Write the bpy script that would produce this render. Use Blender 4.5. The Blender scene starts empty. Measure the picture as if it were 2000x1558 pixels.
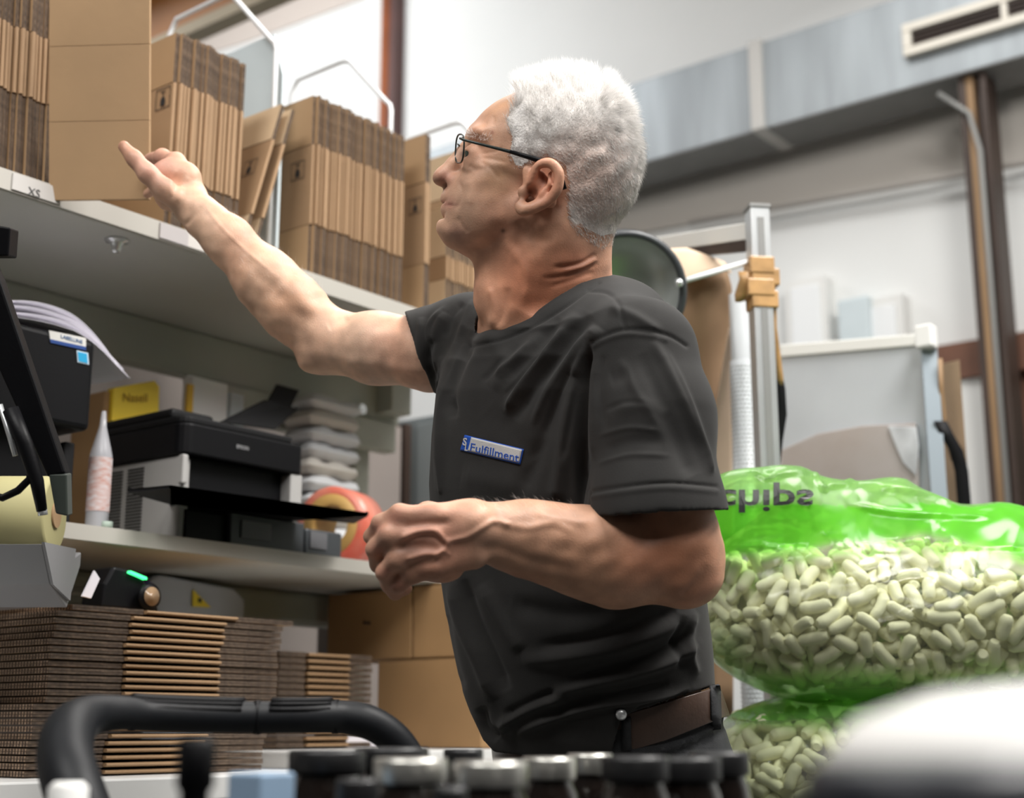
import bpy, bmesh, math, random
import numpy as np
from mathutils import Vector, Matrix
random.seed(7); rng = np.random.default_rng(7)
C = bpy.context.scene.collection
sc = bpy.context.scene

# ---------------------------------------------------------------- camera
F = 2778.0; TH = math.radians(13.0); CZ = 0.95; HD = math.radians(38)
cT, sT, cH, sH = math.cos(TH), math.sin(TH), math.cos(HD), math.sin(HD)
VR = np.array([sH, -cH, 0.0]); VF = np.array([cH*cT, sH*cT, sT]); VU = np.array([-cH*sT, -sH*sT, cT])
CAM = np.array([0, 0, CZ])
cam = bpy.data.objects.new('camera', bpy.data.cameras.new('camera')); C.objects.link(cam)
cam.data.sensor_width = 36; cam.data.lens = 50.0; cam.data.clip_start = 0.03
cam.matrix_world = Matrix(((VR[0], VU[0], -VF[0], 0), (VR[1], VU[1], -VF[1], 0), (VR[2], VU[2], -VF[2], CZ), (0, 0, 0, 1)))
cam.data.dof.use_dof = True; cam.data.dof.focus_distance = 1.80; cam.data.dof.aperture_fstop = 3.6
sc.camera = cam
# ---------------------------------------------------------------- world, lights, exposure
w = bpy.data.worlds.new('world'); sc.world = w; w.use_nodes = True
w.node_tree.nodes['Background'].inputs[0].default_value = (0.92, 0.96, 1.0, 1)
w.node_tree.nodes['Background'].inputs[1].default_value = 0.5
def area(name, loc, target, size, power, col=(1, 1, 1)):
    l = bpy.data.lights.new(name, 'AREA'); l.shape = 'RECTANGLE'; l.size, l.size_y = size; l.energy = power; l.color = col
    o = bpy.data.objects.new(name, l); C.objects.link(o); o.location = loc
    o.rotation_euler = (Vector(target)-Vector(loc)).to_track_quat('-Z', 'Y').to_euler(); return o
area('ceiling_or_fill_light', (2.0, -0.3, 3.9), (1.45, 1.05, 1.0), (1.6, .9), 130, (1.0, .97, .93))
area('ceiling_or_fill_light', (3.4, 2.2, 4.6), (2.4, 1.6, 1.0), (2.4, 1.0), 62, (1, .98, .95))
area('ceiling_or_fill_light', (3.0, 5.5, 4.9), (4.6, 6.2, 2.6), (2.5, 1.6), 105, (.97, .99, 1))
area('ceiling_or_fill_light', (-.5, 1.1, 3.6), (1.4, 1.2, 1.5), (1.4, .8), 52, (1, .98, .95))  # added fill from the left for face and forearm, no such lamp seen
area('ceiling_or_fill_light', (-.5, -1.3, 3.9), (1.5, .9, 1.3), (1.5, 1.0), 54, (1, .98, .95))  # added unseen fill on the camera side, for surfaces turned to the viewer
area('ceiling_or_fill_light', (3.3, -2.4, 4.6), (4.6, -1, 1.6), (2.4, 1.4), 85, (1, .98, .95))
sc.view_settings.view_transform = 'Standard'; sc.view_settings.look = 'None'
sc.view_settings.exposure = 0.14; sc.view_settings.gamma = 1.0; sc.view_settings.use_curve_mapping = False
sc.cycles.use_denoising = True
sc.cycles.max_bounces = 6; sc.cycles.transparent_max_bounces = 16; sc.cycles.caustics_reflective = False; sc.cycles.caustics_refractive = False

# ---------------------------------------------------------------- helpers
def at(px, py, X=None, Y=None, Z=None, d=None):
    r = VF + VR*(px-1000)/F + VU*(779-py)/F
    if X is not None: t = X/r[0]
    elif Y is not None: t = Y/r[1]
    elif Z is not None: t = (Z-CZ)/r[2]
    else: t = d
    return CAM + r*t
def proj(P):
    q = np.asarray(P, float)-CAM; d = q@VF
    return 1000+F*(q@VR)/d, 779-F*(q@VU)/d, d

def thing(name, label, cat, loc=(0, 0, 0), group=None):
    o = bpy.data.objects.new(name, None); C.objects.link(o); o.empty_display_size = .02
    o.location = [float(v) for v in loc]; o['label'] = label; o['category'] = cat
    if group: o['group'] = group
    return o
def tag(o, label, cat, group=None):
    o['label'] = label; o['category'] = cat
    if group: o['group'] = group
    return o
def rootloc(p):
    v = Vector((0, 0, 0))
    while p is not None: v = v+p.location; p = p.parent
    return v
class MB:
    def __init__(s): s.v = []; s.f = []; s.m = []; s.sm = []
    def add(s, vs, fs, mi=0, smooth=False):
        b = len(s.v); s.v += [tuple(map(float, q)) for q in vs]
        for f in fs: s.f.append(tuple(b+i for i in f)); s.m.append(mi); s.sm.append(smooth)
        return s
    def box(s, a, b, mi=0, M=None):
        x0, y0, z0 = a; x1, y1, z1 = b
        vs = [(x, y, z) for x in (x0, x1) for y in (y0, y1) for z in (z0, z1)]
        if M is not None: vs = [M @ Vector(q) for q in vs]
        return s.add(vs, [(0, 1, 3, 2), (4, 6, 7, 5), (0, 4, 5, 1), (2, 3, 7, 6), (0, 2, 6, 4), (1, 5, 7, 3)], mi)
    def hexa(s, q, t, mi=0):   # quad q (4 pts) extruded by vector t
        q = [np.array(p, float) for p in q]; t = np.array(t, float)
        return s.add(q+[p+t for p in q], [(3, 2, 1, 0), (4, 5, 6, 7), (0, 1, 5, 4), (1, 2, 6, 5), (2, 3, 7, 6), (3, 0, 4, 7)], mi)
    def prism(s, poly, t, mi=0):
        q = [np.array(p, float) for p in poly]; n = len(q); t = np.array(t, float)
        return s.add(q+[p+t for p in q], [tuple(range(n))[::-1], tuple(range(n, 2*n))]+[(i, (i+1) % n, n+(i+1) % n, n+i) for i in range(n)], mi)
    def tube(s, path, r, seg=12, mi=0, flat=1.0, up=None, closed=False):
        P = [Vector([float(c) for c in p]) for p in path]; n = len(P); R = r if hasattr(r, '__len__') else [r]*n
        vs = []; fs = []; prev = Vector(up) if up is not None else None
        for i in range(n):
            if closed: t = P[(i+1) % n]-P[i-1]
            else: t = P[min(i+1, n-1)]-P[max(i-1, 0)]
            t.normalize()
            if prev is None: prev = t.orthogonal()
            u = (prev-t*prev.dot(t)).normalized(); w_ = t.cross(u); prev = u
            for k in range(seg):
                a = 2*math.pi*k/seg; vs.append(P[i]+u*math.cos(a)*R[i]+w_*math.sin(a)*R[i]*flat)
        m = n if closed else n-1
        for i in range(m):
            j = (i+1) % n
            for k in range(seg): fs.append((i*seg+k, i*seg+(k+1) % seg, j*seg+(k+1) % seg, j*seg+k))
        s.add(vs, fs, mi, True)
        if not closed:
            b = len(s.v)-len(vs)
            s.f.append(tuple(b+k for k in range(seg))[::-1]); s.m.append(mi); s.sm.append(False)
            s.f.append(tuple(b+(n-1)*seg+k for k in range(seg))); s.m.append(mi); s.sm.append(False)
        return s
    def lathe(s, prof, c=(0, 0, 0), seg=32, mi=0, M=None, caps=True):
        vs = []; fs = []; n = len(prof); c = Vector([float(q) for q in c])
        for r, z in prof:
            for k in range(seg):
                a = 2*math.pi*k/seg; q = Vector((r*math.cos(a), r*math.sin(a), z))
                vs.append((M @ q if M is not None else q)+c)
        for i in range(n-1):
            for k in range(seg): fs.append((i*seg+k, i*seg+(k+1) % seg, (i+1)*seg+(k+1) % seg, (i+1)*seg+k))
        if caps: fs.append(tuple(range(seg))[::-1]); fs.append(tuple((n-1)*seg+k for k in range(seg)))
        return s.add(vs, fs, mi, True)
    def grid(s, fn, nu, nv, mi=0, smooth=True):
        vs = [fn(i/nu, j/nv) for i in range(nu+1) for j in range(nv+1)]
        return s.add(vs, [(i*(nv+1)+j, (i+1)*(nv+1)+j, (i+1)*(nv+1)+j+1, i*(nv+1)+j+1) for i in range(nu) for j in range(nv)], mi, smooth)
    def build(s, name, mats, parent=None, bevel=0, label=None, seg=2, solid=0, auto=False):
        me = bpy.data.meshes.new(name); o = bpy.data.objects.new(name, me)
        off = rootloc(parent) if parent is not None else Vector((0, 0, 0))
        if parent is None and s.v:
            a = np.array(s.v); off = Vector([float(q) for q in ((a[:, 0].min()+a[:, 0].max())/2, (a[:, 1].min()+a[:, 1].max())/2, a[:, 2].min())])
        me.from_pydata([(q[0]-off[0], q[1]-off[1], q[2]-off[2]) for q in s.v], [], s.f)
        for mm in (mats if isinstance(mats, (list, tuple)) else [mats]): me.materials.append(mm)
        me.polygons.foreach_set('material_index', s.m); me.polygons.foreach_set('use_smooth', s.sm)
        me.update()
        bm = bmesh.new(); bm.from_mesh(me); bmesh.ops.recalc_face_normals(bm, faces=bm.faces); bm.to_mesh(me); bm.free()
        C.objects.link(o)
        if parent is not None: o.parent = parent
        else: o.location = off
        if solid: md = o.modifiers.new('s', 'SOLIDIFY'); md.thickness = solid; md.offset = 0
        if bevel: md = o.modifiers.new('b', 'BEVEL'); md.width = bevel; md.segments = seg; md.limit_method = 'ANGLE'
        if label: o['label'] = label
        return o
def structure(o): o['kind'] = 'structure'; return o

def mat(name, col, rough=.6, metal=0, var=0, vs=8, bump=0, bs=60, col2=None, spec=.5, trans=0, alpha=1, coat=0, emit=0, sss=0, stretch=None, sheen=0):
    m = bpy.data.materials.new(name); m.use_nodes = True; nt = m.node_tree; b = nt.nodes['Principled BSDF']
    b.inputs['Base Color'].default_value = (*col, 1); b.inputs['Roughness'].default_value = rough; b.inputs['Metallic'].default_value = metal
    b.inputs['Specular IOR Level'].default_value = spec
    if trans: b.inputs['Transmission Weight'].default_value = trans
    if alpha < 1: b.inputs['Alpha'].default_value = alpha
    if coat: b.inputs['Coat Weight'].default_value = coat; b.inputs['Coat Roughness'].default_value = .1
    if sheen: b.inputs['Sheen Weight'].default_value = sheen
    if emit: b.inputs['Emission Color'].default_value = (*col, 1); b.inputs['Emission Strength'].default_value = emit
    if sss: b.inputs['Subsurface Weight'].default_value = sss; b.inputs['Subsurface Radius'].default_value = (.01, .004, .002); b.inputs['Subsurface Scale'].default_value = .5
    tc = nt.nodes.new('ShaderNodeTexCoord'); src = tc.outputs['Object']
    if stretch:
        mp = nt.nodes.new('ShaderNodeMapping'); mp.inputs['Scale'].default_value = stretch; nt.links.new(src, mp.inputs[0]); src = mp.outputs[0]
    if var:
        n = nt.nodes.new('ShaderNodeTexNoise'); n.inputs['Scale'].default_value = vs; n.inputs['Detail'].default_value = 6
        nt.links.new(src, n.inputs['Vector'])
        r = nt.nodes.new('ShaderNodeValToRGB'); r.color_ramp.elements[0].position = .32; r.color_ramp.elements[1].position = .68
        c2 = col2 or tuple(c*(1-var) for c in col)
        r.color_ramp.elements[0].color = (*c2, 1); r.color_ramp.elements[1].color = (*(min(1, c*(1+var*.35)) for c in col), 1)
        nt.links.new(n.outputs[0], r.inputs[0]); nt.links.new(r.outputs[0], b.inputs['Base Color'])
    if bump:
        n = nt.nodes.new('ShaderNodeTexNoise'); n.inputs['Scale'].default_value = bs; n.inputs['Detail'].default_value = 5
        nt.links.new(src, n.inputs['Vector']); bp = nt.nodes.new('ShaderNodeBump'); bp.inputs['Strength'].default_value = bump; bp.inputs['Distance'].default_value = .002
        nt.links.new(n.outputs[0], bp.inputs['Height']); nt.links.new(bp.outputs[0], b.inputs['Normal'])
    return m
M_ = {}
M_['wall'] = mat('white wall paint', (.80, .81, .80), .8, var=.06, vs=.8)
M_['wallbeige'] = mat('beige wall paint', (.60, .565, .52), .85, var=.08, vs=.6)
M_['walld'] = mat('grey hall wall', (.24, .24, .24), .9, var=.1, vs=.7)
M_['ceil'] = mat('ceiling paint', (.66, .65, .63), .9, var=.04, vs=.5)
M_['floor'] = mat('grey concrete floor', (.15, .15, .145), .6, var=.25, vs=3, bump=.2)
M_['galv'] = mat('galvanised steel', (.36, .395, .42), .45, metal=.35, var=.22, vs=3, stretch=(1, 3, .35))
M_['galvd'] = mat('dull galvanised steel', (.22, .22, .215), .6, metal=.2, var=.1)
M_['cream'] = mat('cream enamel', (.72, .68, .60), .5)
M_['black'] = mat('black plastic', (.004, .004, .005), .45, bump=.1, bs=300, spec=.15)
M_['blackm'] = mat('matte black plastic', (.007, .007, .008), .6, bump=.15, bs=200, spec=.2)
M_['brown'] = mat('brown painted steel', (.05, .03, .022), .55, var=.3, vs=4)
M_['rust'] = mat('red brown pipe paint', (.30, .09, .035), .5, var=.25, vs=5)
M_['rustd'] = mat('dark pipe paint', (.09, .035, .03), .5, var=.25, vs=5)
M_['orange'] = mat('orange beam paint', (.42, .16, .03), .6, var=.2, vs=2)
M_['wood'] = mat('orange pine wood', (.36, .22, .11), .6, var=.3, vs=5, stretch=(3, 3, .3))
M_['shelf'] = mat('pale grey laminate', (.50, .50, .46), .6, var=.05, vs=4, bump=.05)
M_['shelfe'] = mat('pale shelf edging', (.44, .42, .38), .5)
M_['steelp'] = mat('grey green painted steel', (.36, .37, .32), .5, var=.06)
M_['white'] = mat('white plastic', (.78, .78, .76), .45)
M_['whitewire'] = mat('white coated wire', (.80, .81, .82), .35)
M_['paper'] = mat('white paper', (.78, .76, .82), .8)
M_['alu'] = mat('aluminium', (.72, .74, .75), .3, metal=.7, var=.1)
M_['bench'] = mat('white bench laminate', (.70, .70, .69), .4, var=.05)
M_['panel'] = mat('pale blue grey sheet', (.62, .70, .73), .5, var=.04)

def kraft(name, c, rough=.75, var=.1):
    m = mat(name, c, rough, var=var, vs=6, bump=.12, bs=90); return m
M_['kraft'] = kraft('kraft board', (.40, .255, .135))
M_['kraftl'] = kraft('light kraft board', (.60, .44, .28))
M_['kraftf'] = kraft('folded kraft edge', (.35, .22, .12))
M_['kraftw'] = kraft('warm kraft carton', (.40, .235, .105))
def edge_mat(name, ca, cb, axis, sc_=140):
    m = bpy.data.materials.new(name); m.use_nodes = True; nt = m.node_tree; b = nt.nodes['Principled BSDF']; b.inputs['Roughness'].default_value = .9
    tc = nt.nodes.new('ShaderNodeTexCoord'); wv = nt.nodes.new('ShaderNodeTexWave'); wv.bands_direction = axis
    wv.inputs['Scale'].default_value = sc_; wv.inputs['Distortion'].default_value = 3; wv.inputs['Detail'].default_value = 2
    n = nt.nodes.new('ShaderNodeTexNoise'); n.inputs['Scale'].default_value = 120
    mx = nt.nodes.new('ShaderNodeMath'); mx.operation = 'MULTIPLY'
    r = nt.nodes.new('ShaderNodeValToRGB'); r.color_ramp.elements[0].color = (*ca, 1); r.color_ramp.elements[1].color = (*cb, 1)
    r.color_ramp.elements[0].position = .1; r.color_ramp.elements[1].position = .5
    nt.links.new(tc.outputs['Object'], wv.inputs[0]); nt.links.new(tc.outputs['Object'], n.inputs[0])
    nt.links.new(wv.outputs['Fac'], mx.inputs[0]); nt.links.new(n.outputs[0], mx.inputs[1]); nt.links.new(mx.outputs[0], r.inputs[0]); nt.links.new(r.outputs[0], b.inputs['Base Color'])
    return m
M_['corr'] = edge_mat('corrugated cut edge', (.06, .038, .026), (.27, .18, .115), 'Z')
M_['corrx'] = edge_mat('corrugated cut edge of lying sheets', (.06, .038, .026), (.25, .165, .105), 'Y')

# ---------------------------------------------------------------- setting
structure(MB().box((-6, -7, -.1), (5.6, 12, 0)).build('floor', M_['floor']))
structure(MB().box((5.3, -7, 0), (5.5, 12, 6)).build('wall_right', [M_['wall']]))
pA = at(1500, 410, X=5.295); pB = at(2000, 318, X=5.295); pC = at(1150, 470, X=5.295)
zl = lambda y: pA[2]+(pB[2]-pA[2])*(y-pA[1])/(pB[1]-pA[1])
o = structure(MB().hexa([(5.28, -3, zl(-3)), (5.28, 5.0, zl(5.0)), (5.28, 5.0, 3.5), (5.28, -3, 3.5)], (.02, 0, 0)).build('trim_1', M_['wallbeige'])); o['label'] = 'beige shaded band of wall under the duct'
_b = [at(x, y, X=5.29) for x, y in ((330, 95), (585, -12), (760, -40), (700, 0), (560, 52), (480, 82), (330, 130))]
structure(MB().prism(_b, (.008, 0, 0)).build('shade_band_3', mat('painted wall shade', (.60, .53, .48), .85)))  # shade on the wall near the beam, put into a beige band's colour
structure(MB().box((-6, 12, 0), (5.5, 12.2, 6)).build('wall_back', M_['wall']))
structure(MB().box((-6.2, -7.2, 5.6), (5.6, 12.2, 5.75)).build('ceiling', M_['ceil']))
structure(MB().box((-6.2, -7.2, 0), (-6, 12.2, 5.6)).build('wall_left', M_['walld']))
structure(MB().box((-6, -7.2, 0), (5.6, -7, 5.6)).build('wall_front', M_['walld']))
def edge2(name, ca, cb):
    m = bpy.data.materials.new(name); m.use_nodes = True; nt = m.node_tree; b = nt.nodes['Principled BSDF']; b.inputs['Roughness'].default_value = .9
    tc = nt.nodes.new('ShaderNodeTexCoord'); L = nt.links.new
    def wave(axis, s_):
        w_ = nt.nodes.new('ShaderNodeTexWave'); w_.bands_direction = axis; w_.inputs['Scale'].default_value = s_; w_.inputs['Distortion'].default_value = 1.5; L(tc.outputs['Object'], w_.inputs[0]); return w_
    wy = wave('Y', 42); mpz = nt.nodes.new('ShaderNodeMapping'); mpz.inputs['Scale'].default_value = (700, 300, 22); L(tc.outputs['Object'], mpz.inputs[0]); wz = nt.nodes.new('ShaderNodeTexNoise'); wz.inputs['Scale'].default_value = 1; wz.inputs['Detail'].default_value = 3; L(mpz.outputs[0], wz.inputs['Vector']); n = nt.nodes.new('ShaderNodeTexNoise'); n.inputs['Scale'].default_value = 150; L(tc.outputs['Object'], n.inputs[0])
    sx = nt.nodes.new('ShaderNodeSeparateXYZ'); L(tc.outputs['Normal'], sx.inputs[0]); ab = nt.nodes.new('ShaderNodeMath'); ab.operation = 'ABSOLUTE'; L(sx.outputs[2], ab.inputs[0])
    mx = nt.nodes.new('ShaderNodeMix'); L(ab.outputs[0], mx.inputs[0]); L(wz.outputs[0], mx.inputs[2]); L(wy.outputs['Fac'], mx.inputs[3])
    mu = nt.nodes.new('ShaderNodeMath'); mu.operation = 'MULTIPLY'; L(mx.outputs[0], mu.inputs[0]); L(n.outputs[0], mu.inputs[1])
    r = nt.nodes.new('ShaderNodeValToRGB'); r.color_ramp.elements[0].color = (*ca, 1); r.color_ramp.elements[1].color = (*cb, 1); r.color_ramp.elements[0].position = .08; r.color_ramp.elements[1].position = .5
    L(mu.outputs[0], r.inputs[0]); vs_ = nt.nodes.new('ShaderNodeVectorMath'); vs_.operation = 'SCALE'; mr_ = nt.nodes.new('ShaderNodeMapRange'); mr_.inputs[3].default_value = .55; mr_.inputs[4].default_value = 1.25; L(ab.outputs[0], mr_.inputs[0]); L(r.outputs[0], vs_.inputs[0]); L(mr_.outputs[0], vs_.inputs['Scale']); L(vs_.outputs[0], b.inputs['Base Color']); return m  # different cuts, plus light put into the colour: ends lighter, fronts darker
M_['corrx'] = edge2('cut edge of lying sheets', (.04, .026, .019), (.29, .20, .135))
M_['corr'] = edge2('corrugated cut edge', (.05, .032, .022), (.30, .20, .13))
M_['flm'] = mat('pale steel flange', (.50, .49, .47), .5, metal=.2)
# ---------------------------------------------------------------- duct, beams, columns
z0 = at(1500, 248, X=4.95)[2]; z1 = at(1500, 78, X=4.95)[2]
du = thing('air_duct', 'long galvanised rectangular air duct running high along the right wall', 'duct', (5.07, 2, z0))
ys = [-3, at(1480, 160, X=4.95)[1], at(1180, 200, X=4.95)[1], 5.6, 8.2]
for i in range(4):
    MB().box((4.95, ys[i]+.004, z0), (5.19, ys[i+1]-.004, z1)).build('duct_section', M_['galv'], du, bevel=.004)
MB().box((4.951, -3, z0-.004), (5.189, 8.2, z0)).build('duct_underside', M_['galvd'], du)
for y in ys[1:4]:
    MB().box((4.93, y-.03, z0-.006), (5.2, y+.03, z1+.01)).build('flange', M_['flm'], du, bevel=.003)
# vent grille
vg = thing('vent_grille', 'cream framed ventilation grille with dark slats set in the air duct', 'vent', at(1760, 110, X=4.94))
cA = at(1760, 52, X=4.93); cB = at(1772, 112, X=4.93)
yL = at(1765, 85, X=4.93)[1]; yR = yL-1.15; zt = cA[2]; zb = cB[2]
fw = .035
m = MB().box((4.915, yR, zb), (4.95, yL, zb+fw)).box((4.915, yR, zt-fw), (4.95, yL, zt)).box((4.915, yL-fw, zb+fw), (4.95, yL, zt-fw)).box((4.915, yR, zb+fw), (4.95, yR+fw, zt-fw))
m.build('frame', M_['cream'], vg, bevel=.004)
ym = at(1965, 50, X=4.93)[1]
MB().box((4.918, ym-.012, zb+fw), (4.945, ym+.012, zt-fw)).build('mullion', M_['cream'], vg, bevel=.002)
MB().box((4.944, yR+fw, zb+fw), (4.949, yL-fw, zt-fw)).build('backing', M_['black'], vg)
for k in range(4):
    zz = zb+fw+(k+.5)*(zt-zb-2*fw)/4
    MB().box((4.925, yR+fw, zz-.003), (4.944, yL-fw, zz+.003), M=None).build('slat', M_['brown'], vg)
# orange ceiling beam (top left) along Y
bm_ = thing('ceiling_beam', 'orange painted steel roof beam with beige lower flange at upper left', 'beam', at(300, 60, X=3.3))
b0 = at(330, 66, X=3.3)
MB().box((3.3, 3.1, b0[2]), (3.34, 9, b0[2]+.6)).build('web', M_['orange'], bm_)
MB().box((3.285, 3.1, b0[2]-.05), (3.36, 9, b0[2]), 0).build('lower_flange', mat('olive beige flange', (.50, .42, .30), .7), bm_)
MB().box((3.18, 3.1, b0[2]+.24), (3.3, 9, b0[2]+.27), 0).build('cable_strip', M_['white'], bm_)
for yy in (4.1, 7.9): MB().box((3.3, yy, b0[2]+.6), (3.34, yy+.04, 5.6)).build('hanger', M_['steelp'], bm_)
# vertical rust-coloured pipe
p = at(755, 100, X=5.235)
tag(MB().tube([(p[0], p[1], 0), (p[0], p[1], 5.6)], .034, 16).build('vertical_pipe', [M_['rust']]), 'reddish brown vertical pipe on the far white wall behind the shelf', 'pipe')
tag(MB().box((p[0]-.02, p[1]-.075, 0), (p[0]+.06, p[1]-.038, 5.6)).build('dark_conduit', M_['rustd']), 'dark red conduit right beside the reddish brown pipe', 'pipe')
# right column
def col_pt(px, py, X=4.99): return at(px, py, X=X)
c0 = col_pt(1912, 300); cb = col_pt(1958, 1000)
t = thing('steel_column', 'dark brown steel column with wooden strip rising to the duct at right', 'column', (c0[0], c0[1], 0))
y1 = col_pt(1884, 300)[1]; y2 = col_pt(1938, 300)[1]; w3 = (y1-y2)
MB().box((4.98, y1-w3*.24, 0), (5.1, y1, z0-.01)).build('column_flange', M_['brown'], t)
MB().box((4.985, y1-w3*.50, 0), (5.08, y1-w3*.24, z0-.01)).build('wooden_strip', M_['wood'], t)
MB().box((4.98, y2, 0), (5.1, y2+w3*.20, z0-.01)).build('column_flange', M_['brown'], t)
MB().box((5.02, y2+w3*.2, 0), (5.1, y1-w3*.50, z0-.01)).build('column_web', M_['brown'], t)
yc = y2+w3*.33
pts = [(4.96, yc, 0), (4.96, yc, at(1925, 290, X=4.96)[2]), (4.96, yc+.03, at(1915, 215, X=4.96)[2]), (4.96, yc+.14, at(1870, 168, X=4.96)[2]-.01)]
tag(MB().tube(pts, .0105, 12).build('grey_conduit', mat('weathered conduit', (.26, .26, .25), .5, metal=.2)), 'grey conduit running up the dark column and bending to the duct', 'pipe')
# thin pipe across the wall
a = at(1500, 408, X=5.22); b = at(2010, 316, X=5.22)
a2 = a+(a-b)*.35
tag(MB().tube([a2, b, b+(b-a)*.4], .013, 10).build('wall_pipe', mat('grey brown pipe', (.42, .39, .36), .5)), 'thin beige pipe running along the wall below the duct', 'pipe')
# doorway bits at far right
dy0 = at(1885, 850, X=5.2)[1]; dy1 = dy0-1.6; dz = at(1950, 735, X=5.2)[2]
M_['doorw'] = mat('reddish brown door wood', (.17, .075, .045), .5, var=.2, vs=6)
d1 = thing('door_frame', 'reddish wooden door frame with glazed door at far right behind the column', 'door', (5.25, (dy0+dy1)/2, 0))
MB().box((5.16, dy0-.09, 0), (5.3, dy0, dz)).box((5.16, dy1, 0), (5.3, dy1+.09, dz)).build('jamb', M_['white'], d1)
MB().box((5.14, dy1, dz), (5.3, dy0+.1, dz+.14)).build('header', M_['doorw'], d1)
MB().box((5.2, dy0-.30, 0), (5.26, dy0-.22, dz)).build('stile', M_['doorw'], d1)
MB().box((5.24, dy1+.09, 0), (5.26, dy0-.09, dz)).build('door_pane', mat('dark green door glass', (.10, .13, .11), .15), d1)
MB().box((5.2, dy0-.62, 0), (5.26, dy0-.52, dz)).build('stile', M_['doorw'], d1)
# pale windows / cabinets on the far wall
wy0 = at(1530, 600, X=5.2)[1]; wy1 = at(1612, 600, X=5.2)[1]; wz1 = at(1560, 545, X=5.2)[2]
glow = mat('frosted bright pane', (.88, .90, .91), .3)
o = structure(MB().box((5.22, wy1, wz1-.55), (5.3, wy0, wz1)).build('window_1', M_['white'])); 
MB().box((5.21, wy1+.03, wz1-.5), (5.225, wy0-.03, wz1-.03)).build('pane', glow, o)
wy0 = at(1680, 600, X=5.2)[1]; wy1 = at(1760, 600, X=5.2)[1]
o = structure(MB().box((5.22, wy1, wz1-.6), (5.3, wy0, wz1-.14)).build('window_2', M_['white'])); 
MB().box((5.21, wy1+.03, wz1-.55), (5.225, wy0-.03, wz1-.18)).build('pane', glow, o)
q = at(1645, 600, X=5.1)
tag(MB().box((5.18, q[1]-.075, q[2]-.14), (5.29, q[1]+.06, q[2]+.06)).build('wall_cabinet', M_['panel'], bevel=.01), 'small pale blue grey cabinet on the far wall above the metal sheet', 'cabinet')

# ---------------------------------------------------------------- shelf rack
Y0 = 1.90; YB = 2.34; ZS = 1.797; ZU = 1.76; ZM = 1.262; ZB = .88
XR = at(700, 600, Y=Y0)[0]+.55
rk = thing('shelf_rack', 'pale grey workbench shelving with upper and middle boards over the bench', 'shelf', (1.5, 2.2, 0))
top = MB().box((.5, Y0, ZU), (XR, YB, ZS)).build('upper_board', M_['shelf'], rk, bevel=.004)
MB().box((.5, Y0-.003, ZU+.003), (XR, Y0, ZS-.001)).build('edge_band', M_['shelfe'], top)
MB().box((.5, YB-.05, ZU-.10), (XR, YB-.01, ZU)).build('rear_rail', M_['steelp'], rk, bevel=.006)
mid = MB().box((.5, Y0, ZM-.028), (2.35, YB+.02, ZM)).build('middle_board', M_['shelf'], rk, bevel=.004)
MB().box((.5, Y0-.003, ZM-.026), (2.35, Y0, ZM-.001)).build('edge_band', M_['shelfe'], mid)
MB().box((.5, YB-.10, ZM-.10), (2.35, YB-.05, ZM-.029)).build('rear_rail', M_['steelp'], rk, bevel=.012)
ux = at(722, 900, Y=YB)[0]
for x_ in (ux, .62):
    up = MB().box((x_-.05, YB, 0), (x_, YB+.06, ZU-.1)).build('upright', M_['steelp'], rk, bevel=.004)
MB().box((ux-.10, YB+.01, 0), (ux-.05, YB+.06, ZU-.1)).build('upright', mat('brown grey steel', (.26, .23, .21), .5), rk, bevel=.004)
# end bracket with bolt near (775,780)
e = at(775, 775, Y=YB-.06)
MB().box((e[0]-.06, YB-.10, e[2]-.05), (e[0]+.01, YB-.0, e[2]+.05)).build('end_bracket', M_['steelp'], rk, bevel=.004)
MB().box((1.9, YB-.06, ZU-.17), (e[0], YB-.02, ZU-.10)).build('side_rail', M_['steelp'], rk, bevel=.003)
bolt_prof = [(0.001, -.024), (.006, -.024), (.008, -.018), (.010, -.010), (.012, -.008), (.012, -.006), (.020, -.004), (.021, 0), (.001, 0)]
for (px_, py_) in ((228, 468),):
    q = at(px_, py_, Z=ZU); MB().lathe(bolt_prof, q, 20).build('bolt', M_['alu'], rk)
for (px_, py_) in ((366, 745), (702, 800)):
    q = at(px_, py_, Y=YB-.06); MB().tube([q, q+np.array([0, -.012, 0])], .012, 12).build('bolt', M_['alu'], rk)
# label strips on shelf edge + XS
def strip(x0, x1, matn, nm='label_holder'):
    a = at(x0, 365+.351*x0, Y=Y0-.004)[0]; b = at(x1, 365+.351*x1, Y=Y0-.004)[0]
    return MB().box((a, Y0-.006, ZU+.006), (b, Y0-.0035, ZS-.004)).build(nm, matn, top)
strip(22, 115, mat('clear strip white card', (.54, .52, .50), .3))
strip(310, 365, mat('grey label strip', (.46, .43, .43), .3)); strip(365, 520, mat('pale label strip', (.60, .57, .54), .3))
def text(s_, size, loc, xdir, ydir, material, parent, name='lettering', flipy=False, thick=.0004):
    cu = bpy.data.curves.new('t', 'FONT'); cu.body = s_; cu.size = size; cu.align_x = 'CENTER'; cu.align_y = 'CENTER'; cu.resolution_u = 3
    o = bpy.data.objects.new('t', cu); C.objects.link(o); dg = bpy.context.evaluated_depsgraph_get(); me = bpy.data.meshes.new_from_object(o.evaluated_get(dg)); bpy.data.objects.remove(o)
    x = Vector(xdir).normalized(); y = Vector(ydir).normalized()*(-1 if flipy else 1); l = Vector([float(q) for q in loc])
    m = MB(); m.add([l+x*v.co.x+y*v.co.y for v in me.vertices], [tuple(p.vertices) for p in me.polygons]); return m.build(name, material, parent, solid=thick)
ink = mat('black print', (.02, .02, .022), .6)
q = at(66, 386, Y=Y0-.0068); q[2] += .008; text('XS', .019, q, (1, 0, 0), (0, 0, 1), ink, top)

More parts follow.
